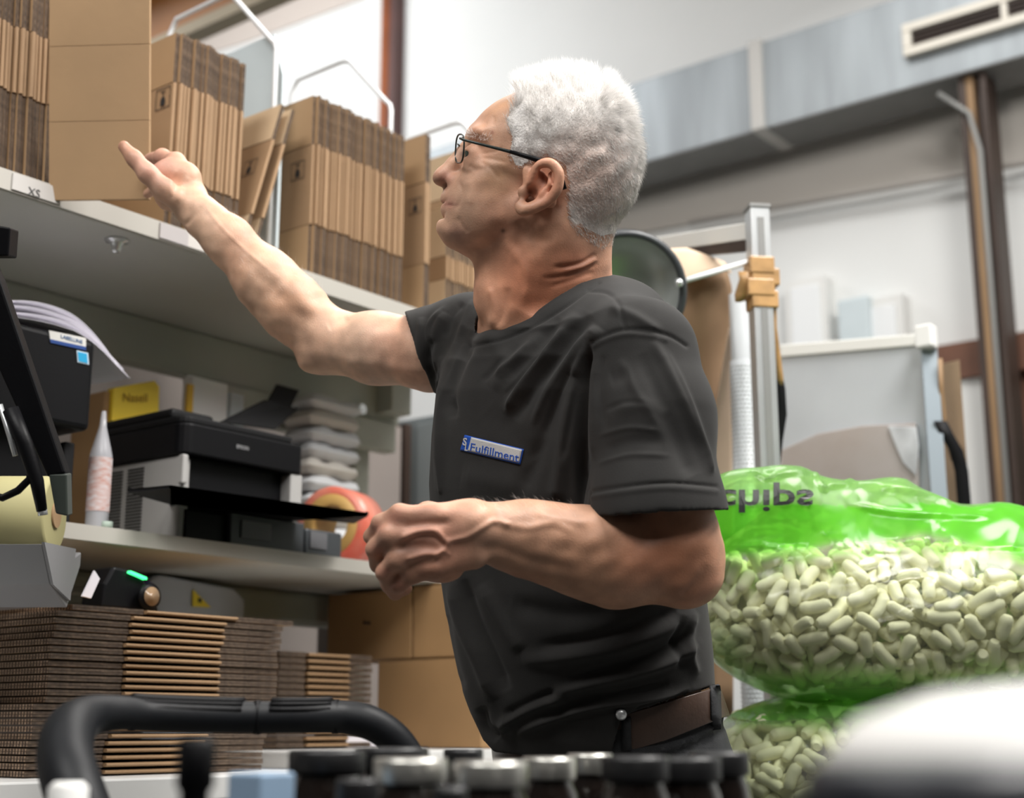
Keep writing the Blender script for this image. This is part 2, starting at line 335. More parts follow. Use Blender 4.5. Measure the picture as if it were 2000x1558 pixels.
# wire dividers on the upper shelf
def divider(px_front, py_bend, label, hgt=.0, ypos=Y0+.02, Dp=.42, chx=.13, lab_group='white wire dividers on the upper shelf'):
    q = at(px_front, py_bend, Y=ypos); x = q[0]; zt_ = q[2]
    P = [(x, ypos, ZS+.002), (x, ypos, zt_-.03), (x, ypos, zt_-.012), (x, ypos+.004, zt_+.002), (x, ypos+.015, zt_+.012)]
    P += [(x, ypos+chx-.012, zt_+chx*1.05-.008), (x, ypos+chx, zt_+chx*1.05), (x, ypos+chx+.02, zt_+chx*1.05+.003)]
    P += [(x, ypos+Dp-.02, zt_+chx*1.05), (x, ypos+Dp, zt_+chx-.02), (x, ypos+Dp, ZS+.002)]
    o = MB().tube(P, .0052, 10).build('wire_divider', M_['whitewire']); return tag(o, label, 'divider', lab_group)
# ---------------------------------------------------------------- flat-folded cartons
def flat_mesh(T, D, fl, H, key):
    """local: x thickness, y depth, z height; returns body and flap meshes"""
    b = MB()
    g = T*(.10 if key[5] == 'corr' else .22); r = T*.38
    # body: tube of folded board, rounded front fold at y=0
    prof = []
    for k in range(7):
        a = math.pi*k/6; prof.append((T/2-(T/2-g)*math.cos(a), r-r*math.sin(a)))
    prof += [(T-g, D-.002), (g, D-.002)]
    n = len(prof)
    vs = [(x, y, fl+.0015) for x, y in prof]+[(x, y, H-fl-.0015) for x, y in prof]
    b.add(vs, [tuple(range(n))[::-1], tuple(range(n, 2*n))]+[(i, (i+1) % n, n+(i+1) % n, n+i) for i in range(n)], 0)
    f1 = MB(); f2 = MB()
    for (fm, za, zb_) in ((f1, 0, fl), (f2, H-fl, H)):
        for xa, xb in ((g*.5, T*.47), (T*.53, T-g*.5)):
            x0, x1 = (xa, xb)
            vs = [(x, y, z) for x in (x0, x1) for y in (.0035 if key[5] == 'corr' else .008, D-.003) for z in (za, zb_)]
            fs = [(0, 1, 3, 2), (4, 6, 7, 5), (0, 4, 5, 1), (2, 3, 7, 6), (0, 2, 6, 4), (1, 5, 7, 3)]
            for k, f in enumerate(fs): fm.add(vs, [f], 0 if k < 2 else 1)
    return b, f1, f2
def mesh_of(mb, name, mats):
    o = mb.build(name, mats); me = o.data
    # undo recentring
    off = o.location.copy(); me.transform(Matrix.Translation(off)); bpy.data.objects.remove(o); return me
_fc = {}
def flat_carton(T, D, fl, H, Mx, label, group, face='kraft', edge='corr', cat='cardboard box', name='flat_carton'):
    key = (round(T, 4), round(D, 3), round(fl, 3), round(H, 3), face, edge)
    if key not in _fc:
        b, f1, f2 = flat_mesh(T, D, fl, H, key)
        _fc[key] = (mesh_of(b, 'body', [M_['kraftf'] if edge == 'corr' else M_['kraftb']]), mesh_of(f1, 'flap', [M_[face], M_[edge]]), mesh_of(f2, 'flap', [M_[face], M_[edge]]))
    me = _fc[key]
    r = bpy.data.objects.new(name, None); C.objects.link(r); r.empty_display_size = .02
    r.matrix_world = Mx; r['label'] = label; r['category'] = cat
    if group: r['group'] = group
    for nm, mm in zip(('body', 'flap', 'flap'), me):
        o = bpy.data.objects.new(nm, mm); C.objects.link(o); o.parent = r
    return r
M_['kraftb'] = kraft('brown fold edge', (.30, .185, .095))
def glass_mark(parent_loc_fn, s, parent, off):
    """fragile wine-glass print in a square outline on the -X face; y right is -Y ... drawn in local (u,v)"""
    pass
def print_on(root, pts_fn, polys, material=ink, name='printed_mark'):
    m = MB()
    for poly in polys: m.add([pts_fn(u, v) for u, v in poly], [tuple(range(len(poly)))], 0)
    me = bpy.data.meshes.new(name); me.from_pydata(m.v, [], m.f); me.materials.append(material)
    o = bpy.data.objects.new(name, me); C.objects.link(o); o.parent = root; return o
def glyph(s):   # wine glass upside down inside a frame, unit centred
    P = []
    for a, b, c_, d_ in ((-1, -1, 1, -.92), (-1, .92, 1, 1), (-1, -1, -.93, 1), (.93, -1, 1, 1)): P.append([(a*s, b*s), (c_*s, b*s), (c_*s, d_*s), (a*s, d_*s)])
    P.append([(-.3*s, -.72*s), (.3*s, -.72*s), (.32*s, -.2*s), (.18*s, .12*s), (-.18*s, .12*s), (-.32*s, -.2*s)])
    P.append([(-.05*s, .1*s), (.05*s, .1*s), (.05*s, .62*s), (-.05*s, .62*s)])
    P.append([(-.3*s, .6*s), (.3*s, .6*s), (.3*s, .7*s), (-.3*s, .7*s)])
    return P
def upright_stack(px0, px1, pyb, n, fl, bodyh, D, grp, labels, lean=0, face='kraft', jit=.006, toprow=None, y_off=0, gyaw=0, z_off=0, ybase=None):
    yb = Y0+.012 if ybase is None else ybase
    xa = at(px0, pyb, Y=yb)[0]; xb = at(px1, pyb, Y=yb)[0]; T = (xb-xa)/n; H = 2*fl+bodyh; out = []
    for k in range(n):
        lb = labels(k, n); x = xa+k*T
        Mx = Matrix.Translation((x, yb+y_off+rng.uniform(-jit, jit), ZS+.001+z_off)) @ Matrix.Rotation(math.radians(lean if not callable(lean) else lean(k/n)), 4, 'Y')
        out.append(flat_carton(T*.97, D, fl, H+0*rng.uniform(0, .004), Mx, lb, grp, face=face))
    return out
TENS = ['', '', 'twenty', 'thirty']
ONE_ = ['', 'first', 'second', 'third', 'fourth', 'fifth', 'sixth', 'seventh', 'eighth', 'ninth', 'tenth', 'eleventh', 'twelfth', 'thirteenth', 'fourteenth', 'fifteenth', 'sixteenth', 'seventeenth', 'eighteenth', 'nineteenth']
ORD = ONE_[1:]+['twentieth']+['twenty-'+q for q in ONE_[1:10]]+['thirtieth']+['thirty-'+q for q in ONE_[1:10]]+['fortieth']
grpA = 'flat cartons in the leftmost upright stack'
A = upright_stack(-75, 112, 360, 19, .135, .115, .34, grpA, lambda k, n: ORD[n-1-k]+' flat box from the right in the leftmost upright pack', lean=-2.2)
B = upright_stack(322, 466, 470, 17, .096, .178, .36, 'flat cartons in the upright pack behind the reaching hand', lambda k, n: ORD[k]+' flat box from the left in the upright pack behind the reaching hand', lean=.6)
Cc = upright_stack(604, 786, 560, 37, .103, .168, .36, 'flat cartons in the wide middle upright pack', lambda k, n: ORD[k]+' flat box from the left in the wide dense pack beside the man\'s face', lean=.2)
# first face carton of each pack carries the fragile mark on its -X face
def mark_on_carton(r, y, z, s, xoff=-.0008):
    return print_on(r, lambda u, v: (xoff, y-u, z+v), glyph(s))
mark_on_carton(B[0], .028, .098+.150, .020)
mark_on_carton(Cc[0], .04, .098+.125, .019)
# two taller boards at the right end of the wide pack
xe = at(790, 590, Y=Y0+.012)[0]
for k in range(2):
    xd = at(829, 590, Y=Y0+.012)[0]
    Mx = Matrix.Translation((xd+k*.0105, Y0+.012+k*.003, ZS+.001))
    r = flat_carton(.0095, .36, .110, .405, Mx, ['flat cardboard box standing free right of the wide pack, front one', 'flat cardboard box standing free right of the wide pack, rear one'][k], None, face='kraft')
    if k == 0: mark_on_carton(r, .030, .11+.135, .018)
E = upright_stack(868, 938, 640, 15, .115, .055, .34, 'flat cartons in the upright pack behind the chin', lambda k, n: ORD[k]+' pale flat box from the left in the pack behind the man\'s chin', face='kraftl', ybase=Y0+.06)
for k in range(2):
    Mx = Matrix.Translation((at(940, 640, Y=Y0+.06)[0]+.004+k*.0105, Y0+.045+k*.004, ZS+.001)); hh = at(925, 262, Y=Y0+.05)[2]-ZS-.002
    r = flat_carton(.0095, .36, .11, hh, Mx, ['tall pale flat box rising behind the man\'s nose, nearer one', 'tall pale flat box rising behind the man\'s nose, farther one'][k], None, face='kraftl')
    if k == 0: mark_on_carton(r, .19, .11+.10, .018)
# leaning pair between packs
for k, lab in enumerate(('pale flat cardboard box leaning to the right against the pack behind the hand', 'second pale flat cardboard box leaning right, just behind the first leaning one')):
    q = at(468+k*22, 512+k*8, Y=Y0+.012)
    ang = math.radians(15.5)
    Mx = Matrix.Translation((q[0], Y0+.012, ZS+.001)) @ Matrix.Rotation(ang, 4, 'Y')
    r = flat_carton(.0085, .36, .082, .335, Mx, lab, None, face='kraftl')
    if k == 0: mark_on_carton(r, .045, .082+.115, .018)
# dividers
divider(540, 85, 'leftmost white wire divider standing beside the leaning flat boxes', Dp=.34, chx=.15, ypos=Y0+.065)
divider(764, 205, 'white wire divider rising behind the wide middle pack of flat boxes', Dp=.32, chx=.14, ypos=Y0+.08)
divider(962, 300, 'white wire divider rising next to the man\'s forehead', Dp=.30, chx=.10, ypos=Y0+.03)
# pale panel behind packs
xp = at(545, 300, Y=Y0+.06)[0]+.01
tag(MB().prism([(xp, Y0+.07, ZS), (xp, Y0+.07, ZS+.42), (xp, Y0+.10, at(527, 70, X=xp)[2]), (xp, YB+.25, at(527, 70, X=xp)[2]+.0), (xp, YB+.25, ZS-.02), (xp, YB+.002, ZS-.02), (xp, YB+.002, ZS)], (.006, 0, 0)).build('divider_panel', M_['panel']), 'pale blue grey sheet panel standing on the upper shelf behind the packs', 'panel')
# the carton being pulled out (held by the right hand)
dB = 2.27
cs = [at(118, 391, d=dB), at(286, 389, d=dB-.02)]
wv = Vector(cs[1]-cs[0]); Lw = wv.length; xh = wv.normalized()
upv = Vector(at(85, 0, d=dB-.0)-at(118, 391, d=dB)); upv = (upv-xh*upv.dot(xh)).normalized(); nrm = xh.cross(upv)  # toward camera
R = Matrix(((nrm[0], xh[0], upv[0]), (nrm[1], xh[1], upv[1]), (nrm[2], xh[2], upv[2]))).to_4x4()
Mx = Matrix.Translation(Vector([float(q) for q in cs[0]])) @ R
held = thing('pulled_carton', 'large flat cardboard box being drawn off the shelf by the raised hand', 'cardboard box', cs[0])
M3 = Matrix.Translation(Vector([float(q) for q in cs[0]])) @ R
def bl(m, a, b, mi=0): return m.box(a, b, mi, M=M3)
hs = [0, .125, .245, .40]
for k in range(3):
    m = bl(MB(), (-.006, -.02, hs[k]+.0003), (-.0005, Lw+.004, hs[k+1]-.0003))
    m = bl(m, (-.0125, -.02, hs[k]+.0003), (-.007, Lw+.002, hs[k+1]-.0003))
    m.build('flap' if k != 1 else 'body', [M_['kraft']], held, bevel=.0004)
# ---------------------------------------------------------------- implicit surface modelling (continuous bodies)
KD = 1.0/F
def cp(x, y, d): return np.array([(x-1000)*KD*d, (779-y)*KD*d, -d])      # view-aligned metric frame, turned into world at the end
class SDF:
    def __init__(s): s.p = []
    def ell(s, x, y, d, rx, ry, rz, ang=0, k=.012, op='u', yaw=0):
        c = cp(x, y, d); q = KD*d; a = math.radians(ang); b = math.radians(yaw)
        # axes: e1,e2 in picture plane turned by ang (clockwise), yaw turns e1 away from the viewer
        R1 = np.array([[math.cos(a), -math.sin(a), 0], [math.sin(a), math.cos(a), 0], [0, 0, 1.0]])
        R2 = np.array([[math.cos(b), 0, -math.sin(b)], [0, 1.0, 0], [math.sin(b), 0, math.cos(b)]])
        A = R1@R2 if True else R1
        s.p.append(('e', c, np.array([rx*q, ry*q, rz], float), A, k, op)); return s
    def rc(s, a, b, k=.012, op='u', zs=1.0):
        # a=(x,y,d,rpx)
        A = cp(*a[:3]); B = cp(*b[:3]); s.p.append(('c', A, B, (a[3]*KD*a[2], b[3]*KD*b[2], zs), k, op)); return s
    def chain(s, pts, k=.012, op='u', zs=1.0):
        for a, b in zip(pts[:-1], pts[1:]): s.rc(a, b, k, op, zs)
        return s
    def loft(s, rows, aspect=.72, yaw=49, k=.012, op='u'):
        s.p.append(('l', rows, aspect, yaw, k, op)); return s
    def cut(s, pa, pb, k=.002, n3=None, within=None):
        """remove what lies on the right-hand side of the picture line pa->pb (y down), optional 3D plane"""
        s.p.append(('h', pa, pb, k, within)); return s
    def plane(s, c, n, k=.002, within=None):
        s.p.append(('n', np.array(c, float), np.array(n, float)/np.linalg.norm(n), k, within)); return s
    def bound(s, pr):
        if pr[0] == 'e': return pr[1], float(pr[2].max())
        if pr[0] == 'c':
            return (pr[1]+pr[2])/2, float(np.linalg.norm(pr[1]-pr[2]))/2+max(pr[3][:2])*max(1, 1/pr[3][2])
        if pr[0] == 'n' and pr[4] is not None: return pr[4]
        return None
    def ev(s, P, prims=None):
        P = P.astype(np.float32); n = len(P); f = np.full(n, 1.0, np.float32)
        for pr in (s.p if prims is None else prims):
            t = pr[0]
            if t == 'e':
                q = (P-pr[1].astype(np.float32))@pr[3].astype(np.float32)
                r = pr[2].astype(np.float32); k0 = np.sqrt(((q/r)**2).sum(1)); k1 = np.sqrt(((q/(r*r))**2).sum(1))+1e-9
                d = k0*(k0-1)/k1; k, op = pr[4], pr[5]
            elif t == 'c':
                A, B = pr[1].astype(np.float32), pr[2].astype(np.float32); ra, rb, zs = pr[3]
                v = B-A; S = np.array([1, 1, 1/zs], np.float32); h = np.clip((P-A)@v/float(v@v), 0, 1)
                q = (P-A-h[:, None]*v)*S; d = (np.sqrt((q*q).sum(1))-(ra+(rb-ra)*h)); k, op = pr[4], pr[5]
                if zs < 1: d = d*zs
            elif t == 'l':
                rows = pr[1]; ys = np.array([(779-r[0])*KD*r[3] for r in rows]); o = np.argsort(ys); Y = P[:, 1]
                cx = np.array([((r[1]+r[2])/2-1000)*KD*r[3] for r in rows]); hw = np.array([(r[2]-r[1])/2*KD*r[3] for r in rows]); dz = np.array([-r[3] for r in rows])
                X = P[:, 0]-np.interp(Y, ys[o], cx[o]); Zz = P[:, 2]-np.interp(Y, ys[o], dz[o]); W = np.interp(Y, ys[o], hw[o])
                a_ = math.radians(pr[3]); c_, s_ = math.cos(a_), math.sin(a_); asp = pr[2]
                A_ = W/math.sqrt(c_*c_+(asp*s_)**2); B_ = A_*asp
                u = X*c_+Zz*s_; w_ = -X*s_+Zz*c_
                k0 = np.sqrt((u/A_)**2+(w_/B_)**2); d = ((k0-1)*np.minimum(A_, B_)).astype(np.float32)
                ytop, ybot = ys.max(), ys.min(); d = np.maximum(d, np.maximum(Y-ytop, ybot-Y)); k, op = pr[4], pr[5]
            elif t == 'h':
                (xa, ya), (xb, yb) = pr[1], pr[2]; dd = -P[:, 2]; px = 1000+P[:, 0]/(KD*dd); py = 779-P[:, 1]/(KD*dd)
                L = math.hypot(xb-xa, yb-ya); sd = ((xb-xa)*(py-ya)-(yb-ya)*(px-xa))/L*KD*dd   # >0 on the right-hand side
                d = -sd; k = pr[3]; op = 's'
                if pr[4] is not None:
                    c, r = pr[4]; d = np.maximum(d, np.sqrt(((P-np.asarray(c, np.float32))**2).sum(1))-r)
            elif t == 'n':
                d = (P-pr[1].astype(np.float32))@pr[2].astype(np.float32); d = -d; k = pr[3]; op = 's'
                if pr[4] is not None:
                    c, r = pr[4]; d = np.maximum(d, np.sqrt(((P-np.asarray(c, np.float32))**2).sum(1))-r)
            d = d.astype(np.float32)
            if op == 'u':
                h = np.maximum(k-np.abs(f-d), 0)/k; f = np.minimum(f, d)-h*h*k*.25
            else:
                d = -d; h = np.maximum(k-np.abs(f-d), 0)/k; f = np.maximum(f, d)+h*h*k*.25
        return f
def surface_nets(evf, sdf, lo, hi, h, B=24):
    lo = np.asarray(lo, float); hi = np.asarray(hi, float); nb = np.ceil((hi-lo)/(h*B)).astype(int)
    half = B*h*.5*math.sqrt(3)
    V = []; K = []; Q = []
    rngp = np.arange(-1, B+1)
    G = np.stack(np.meshgrid(rngp, rngp, rngp, indexing='ij'), -1).reshape(-1, 3)
    bounds = [sdf.bound(p) for p in sdf.p]; n = B+2
    for bi in range(nb[0]):
        for bj in range(nb[1]):
            for bk in range(nb[2]):
                i0 = np.array([bi, bj, bk])*B; c = lo+(i0+B/2)*h
                pr = [p for p, b in zip(sdf.p, bounds) if b is None or np.linalg.norm(b[0]-c) < b[1]*1.15+half+.035]
                if not any((p[5] if p[0] == 'l' or p[0] in 'ec' else 's') == 'u' for p in pr): continue
                f0 = evf(c[None], pr)[0]
                if abs(f0) > half*1.6+.02: continue
                P = lo+(G+i0)*h; f = evf(P, pr).reshape(n, n, n)
                s = f < 0
                if s.all() or not s.any(): continue
                # cells (n-1)^3
                cnt = np.zeros((n-1,)*3, np.int32); acc = np.zeros((n-1, n-1, n-1, 3), np.float32)
                for ax in range(3):
                    for da in (0, 1):
                        for db in (0, 1):
                            oa = [0, 0, 0]; o2 = [(ax+1) % 3, (ax+2) % 3]; oa[o2[0]] = da; oa[o2[1]] = db
                            ob = list(oa); ob[ax] = 1
                            fa = f[oa[0]:oa[0]+n-1, oa[1]:oa[1]+n-1, oa[2]:oa[2]+n-1]; fb = f[ob[0]:ob[0]+n-1, ob[1]:ob[1]+n-1, ob[2]:ob[2]+n-1]
                            cr = (fa < 0) != (fb < 0); t = np.where(cr, fa/np.where(cr, fa-fb, 1), 0)
                            cnt += cr
                            for c3 in range(3): acc[..., c3] += np.where(cr, (t if c3 == ax else oa[c3]), 0)
                idx = np.argwhere(cnt > 0)
                if not len(idx): continue
                v = acc[tuple(idx.T)]/cnt[tuple(idx.T)][:, None]; gi = idx+i0-1
                V.append(lo+(gi+v)*h); K.append(((gi[:, 0]+2)*4000+(gi[:, 1]+2))*4000+(gi[:, 2]+2))
                for ax in range(3):
                    sl = [slice(1, B+1)]*3; a = s[1:B+1, 1:B+1, 1:B+1]
                    sb = [slice(1, B+1)]*3; sb[ax] = slice(2, B+2); b = s[tuple(sb)]
                    e = np.argwhere(a != b)
                    if not len(e): continue
                    fl = a[tuple(e.T)]; g = e+i0; u = [0, 0, 0]; w_ = [0, 0, 0]; u[(ax+1) % 3] = 1; w_[(ax+2) % 3] = 1; u = np.array(u); w_ = np.array(w_)
                    kk = lambda q: ((q[:, 0]+2)*4000+(q[:, 1]+2))*4000+(q[:, 2]+2)
                    q4 = np.stack([kk(g-u-w_), kk(g-w_), kk(g), kk(g-u)], 1)
                    q4[~fl] = q4[~fl][:, ::-1]; Q.append(q4)
    V = np.concatenate(V); K = np.concatenate(K); Q = np.concatenate(Q)
    ku, first = np.unique(K, return_index=True); V = V[first]
    qi = np.searchsorted(ku, Q.ravel()).reshape(-1, 4)
    qi = np.clip(qi, 0, len(ku)-1); ok = (ku[qi] == Q).all(1)
    return V, qi[ok]
def vnormals(V, Q):
    n = np.cross(V[Q[:, 2]]-V[Q[:, 0]], V[Q[:, 3]]-V[Q[:, 1]]); N = np.zeros_like(V)
    for c in range(4):
        for a in range(3): N[:, a] += np.bincount(Q[:, c], n[:, a], len(V))
    return N/(np.linalg.norm(N, axis=1)[:, None]+1e-12)
def smooth(V, Q, it=2, lam=.5):
    E = np.concatenate([Q[:, [0, 1]], Q[:, [1, 2]], Q[:, [2, 3]], Q[:, [3, 0]]]); cnt = np.bincount(E.ravel(), minlength=len(V))+1e-9
    for _ in range(it):
        S = np.zeros_like(V)
        for a in range(3): S[:, a] = np.bincount(E[:, 0], V[E[:, 1], a], len(V))+np.bincount(E[:, 1], V[E[:, 0], a], len(V))
        V = V+lam*(S/cnt[:, None]-V)
    return V
def cproj(V): d = -V[:, 2]; return np.stack([1000+V[:, 0]/(KD*d), 779-V[:, 1]/(KD*d)], 1)
def poly_dist(p, line):
    best = np.full(len(p), 1e9)
    for a, b in zip(line[:-1], line[1:]):
        a = np.array(a[:2], float); b = np.array(b[:2], float); v = b-a; h = np.clip((p-a)@v/(v@v+1e-9), 0, 1)
        best = np.minimum(best, np.hypot(*(p-a-h[:, None]*v).T))
    return best
def catmull(L, n=6):
    L = [np.array(q[:2], float) for q in L]; P = [L[0]]+L+[L[-1]]; out = []
    for i in range(1, len(P)-2):
        for k in range(n):
            t = k/n; a, b, c, d = P[i-1], P[i], P[i+1], P[i+2]
            out.append(.5*((2*b)+(-a+c)*t+(2*a-5*b+4*c-d)*t*t+(-a+3*b-3*c+d)*t**3))
    out.append(L[-1]); return out
def fold(V, N, lines, gate=None):
    """lines: (points, width px, amplitude m[, tapers])  raise (+) or press (-) the camera-side surface along drawn folds"""
    p = cproj(V); face = np.clip((N[:, 2]+.15)/.5, 0, 1)
    disp = np.zeros(len(V))
    for L in lines:
        pts = catmull(L[0]); xs = [q[0] for q in pts]; ys = [q[1] for q in pts]; W = L[1]
        m = (p[:, 0] > min(xs)-3*W) & (p[:, 0] < max(xs)+3*W) & (p[:, 1] > min(ys)-3*W) & (p[:, 1] < max(ys)+3*W) & (face > 0)
        if gate is not None: m &= gate
        if not m.any(): continue
        q = p[m]; best = np.full(len(q), 1e9); T = np.zeros(len(q)); nseg = len(pts)-1
        for i in range(nseg):
            a, b = pts[i], pts[i+1]; v = b-a; h = np.clip((q-a)@v/(v@v+1e-9), 0, 1); dd = np.hypot(*(q-a-h[:, None]*v).T)
            u = dd < best; best[u] = dd[u]; T[u] = (i+h[u])/nseg
        tap = np.clip(np.minimum(T, 1-T)*5+.12, 0, 1) if len(L) < 4 else 1
        disp[m] += L[2]*np.exp(-(best/W)**2)*tap
    return V+N*(disp*face)[:, None]
def noise3(P, s, seed=0):
    """cheap smooth noise from summed sines"""
    r = np.random.default_rng(seed); out = np.zeros(len(P))
    for _ in range(7):
        k = r.normal(size=3); k *= s/np.linalg.norm(k)*r.uniform(.6, 1.6); out += np.sin(P@k+r.uniform(0, 6.28))
    return out/7**.5
def to_world(V): return CAM+np.outer(V[:, 0], VR)+np.outer(V[:, 1], VU)-np.outer(V[:, 2], VF)
def np_obj(name, Vw, Q, mats, parent=None, cols=None, label=None, smooth_=True):
    me = bpy.data.meshes.new(name); off = np.array(rootloc(parent)) if parent is not None else Vw.mean(0)
    me.vertices.add(len(Vw)); me.vertices.foreach_set('co', (Vw-off).astype(np.float32).ravel())
    k = Q.shape[1]; me.loops.add(Q.size); me.loops.foreach_set('vertex_index', Q.astype(np.int32).ravel())
    me.polygons.add(len(Q)); me.polygons.foreach_set('loop_start', np.arange(0, Q.size, k, dtype=np.int32)); me.polygons.foreach_set('loop_total', np.full(len(Q), k, np.int32))
    me.polygons.foreach_set('use_smooth', np.full(len(Q), smooth_)); me.update(calc_edges=True); me.validate()
    for m in (mats if isinstance(mats, list) else [mats]): me.materials.append(m)
    if cols is not None:
        ca = me.color_attributes.new('Col', 'FLOAT_COLOR', 'POINT'); ca.data.foreach_set('color', np.concatenate([cols, np.ones((len(cols), 1))], 1).astype(np.float32).ravel())
    o = bpy.data.objects.new(name, me); C.objects.link(o)
    if parent is not None: o.parent = parent
    else: o.location = off
    if label: o['label'] = label
    return o
def vcol_mat(name, rough=.5, sss=.12, bump=.25, bs=350, mott=.12, spec=.4, sheen=0):
    m = bpy.data.materials.new(name); m.use_nodes = True; nt = m.node_tree; b = nt.nodes['Principled BSDF']
    b.inputs['Roughness'].default_value = rough; b.inputs['Specular IOR Level'].default_value = spec
    if sheen: b.inputs['Sheen Weight'].default_value = sheen
    a = nt.nodes.new('ShaderNodeAttribute'); a.attribute_name = 'Col'; tc = nt.nodes.new('ShaderNodeTexCoord')
    n = nt.nodes.new('ShaderNodeTexNoise'); n.inputs['Scale'].default_value = 38; n.inputs['Detail'].default_value = 8; nt.links.new(tc.outputs['Object'], n.inputs[0])
    mr = nt.nodes.new('ShaderNodeMapRange'); mr.inputs[1].default_value = .3; mr.inputs[2].default_value = .7; mr.inputs[3].default_value = 1-mott; mr.inputs[4].default_value = 1+mott; nt.links.new(n.outputs[0], mr.inputs[0])
    vm = nt.nodes.new('ShaderNodeVectorMath'); vm.operation = 'SCALE'; nt.links.new(a.outputs['Color'], vm.inputs[0]); nt.links.new(mr.outputs[0], vm.inputs['Scale']); nt.links.new(vm.outputs[0], b.inputs['Base Color'])
    n2 = nt.nodes.new('ShaderNodeTexNoise'); n2.inputs['Scale'].default_value = bs; n2.inputs['Detail'].default_value = 4; nt.links.new(tc.outputs['Object'], n2.inputs[0])
    bp = nt.nodes.new('ShaderNodeBump'); bp.inputs['Strength'].default_value = bump; bp.inputs['Distance'].default_value = .0015; nt.links.new(n2.outputs[0], bp.inputs['Height']); nt.links.new(bp.outputs[0], b.inputs['Normal'])
    if sss: b.inputs['Subsurface Weight'].default_value = sss; b.inputs['Subsurface Radius'].default_value = (.9, .35, .2); b.inputs['Subsurface Scale'].default_value = .006
    return m
M_['skin'] = vcol_mat('skin', .50, .12, .22, 520, .17)
M_['shirt'] = mat('charcoal cotton jersey', (.030, .029, .028), .85, var=.12, vs=30, bump=.12, bs=700, spec=.2, sheen=.06)
M_['jeans'] = mat('black denim', (.022, .023, .026), .75, var=.3, vs=60, bump=.3, bs=500)
M_['belt'] = mat('dark brown leather', (.075, .045, .033), .38, var=.25, vs=20, bump=.2, bs=200)

# ---------------------------------------------------------------- the man
man = thing('person', 'grey-haired man in glasses and charcoal T-shirt reaching up to the shelf of boxes', 'person', to_world(cp(1190, 1440, 1.86)[None])[0]*np.array([1, 1, 0]))
D0 = 1.80
S = SDF()
g = lambda off: D0-off     # off = metres toward the viewer from the head's mid plane
# skull and face
S.ell(1105, 298, D0, 128, 142, .077, -18, k=.02)
S.ell(1020, 272, D0, 96, 84, .062, 0, k=.03)
S.ell(1158, 372, D0, 72, 92, .062, -25, k=.04)
S.ell(1000, 345, D0, 84, 100, .058, 0, k=.03)
for sg in (-1, 1):
    S.ell(940, 264, D0-sg*.024, 22, 14, .027, -12, k=.016)          # brow
    S.ell(958, 348, D0-sg*.040, 34, 26, .018, 20, k=.02)            # cheekbone
    S.rc((905, 446, D0-sg*.012, 24), (1014, 420, D0-sg*.050, 30), k=.03)   # jaw line
    S.ell(955, 400, D0-sg*.026, 62, 58, .030, 0, k=.03)             # cheek
S.ell(925, 395, D0, 52, 52, .036, 0, k=.03)                         # muzzle
S.ell(888, 449, D0, 30, 25, .021, 0, k=.018)                         # chin
S.ell(940, 446, D0, 52, 30, .034, 20, k=.03)
for sg in (-1, 1): S.ell(908, 300, D0-sg*.033, 18, 16, .016, 0, k=.012, op='s')
# nose
S.chain([(930, 270, D0, 20), (906, 300, D0, 14), (890, 322, D0, 16), (870, 340, D0, 17)], k=.010)
S.ell(867, 346, D0, 22, 18, .0145, 20, k=.008)
for sg in (-1, 1):
    S.ell(890, 354, D0-sg*.0145, 17, 14, .0075, 10, k=.006)
    S.ell(871, 362, D0-sg*.0085, 9, 4.5, .0042, 15, k=.003, op='s')
S.rc((884, 366, D0, 9), (880, 384, D0, 12), k=.010)
# lips
S.ell(882, 386, D0, 19, 14, .022, 14, k=.008)
S.ell(881, 410, D0, 19, 11, .020, -10, k=.008)
S.ell(866, 398, D0, 20, 1.1, .020, 8, k=.003, op='s')
S.ell(868, 428, D0, 10, 6, .020, 0, k=.008, op='s')
S.ell(882, 441, D0, 20, 14, .018, 0, k=.012)
# eyelids (near and far)
for sg in (-1, 1):
    e = D0-sg*.031
    S.ell(926, 301, e, 21, 19, .0138, 0, k=.005)
    S.ell(926, 319, e, 18, 8, .012, 15, k=.014)
    S.ell(908, 301, e-sg*.003, 11, 5.2, .0105, -6, k=.0025, op='s')
# neck
S.chain([(1085, 400, D0, 92), (1066, 500, D0+.005, 98), (1056, 600, D0+.025, 104), (1062, 700, D0+.05, 92)], k=.03)
S.rc((935, 468, D0, 16), (985, 560, D0, 42), k=.03)
S.rc((1150, 470, D0, 34), (1150, 600, D0+.02, 48), k=.03)
S.rc((1092, 440, D0-.052, 20), (985, 630, D0-.030, 20), k=.025)     # neck muscle
S.ell(962, 585, D0, 26, 34, .018, 10, k=.03)                        # throat
# ear (near side) and a plain far one
e0 = D0-.074
S.ell(1054, 364, e0-.004, 25, 50, .008, 34, k=.008)
_ec = [(1033, 374, e0-.006, 5), (1040, 346, e0-.012, 6), (1051, 324, e0-.016, 7), (1070, 317, e0-.020, 7.5), (1087, 328, e0-.023, 8), (1093, 350, e0-.024, 8), (1086, 374, e0-.022, 8), (1068, 394, e0-.018, 8), (1044, 406, e0-.014, 9), (1024, 410, e0-.011, 10)]
def cat4(L, n=4):
    L = [np.array(q, float) for q in L]; P = [L[0]]+L+[L[-1]]; out = []
    for i in range(1, len(P)-2):
        for k in range(n):
            t = k/n; a, b, c, d = P[i-1:i+3]; out.append(tuple(.5*((2*b)+(-a+c)*t+(2*a-5*b+4*c-d)*t*t+(-a+3*b-3*c+d)*t**3)))
    return out+[tuple(L[-1])]
S.chain(cat4(_ec), k=.004)
S.ell(1017, 405, e0-.008, 13, 14, .006, 20, k=.006)
S.chain([(1040, 397, e0-.011, 5.5), (1060, 380, e0-.015, 6.5), (1073, 358, e0-.017, 6), (1074, 340, e0-.016, 5)], k=.004)
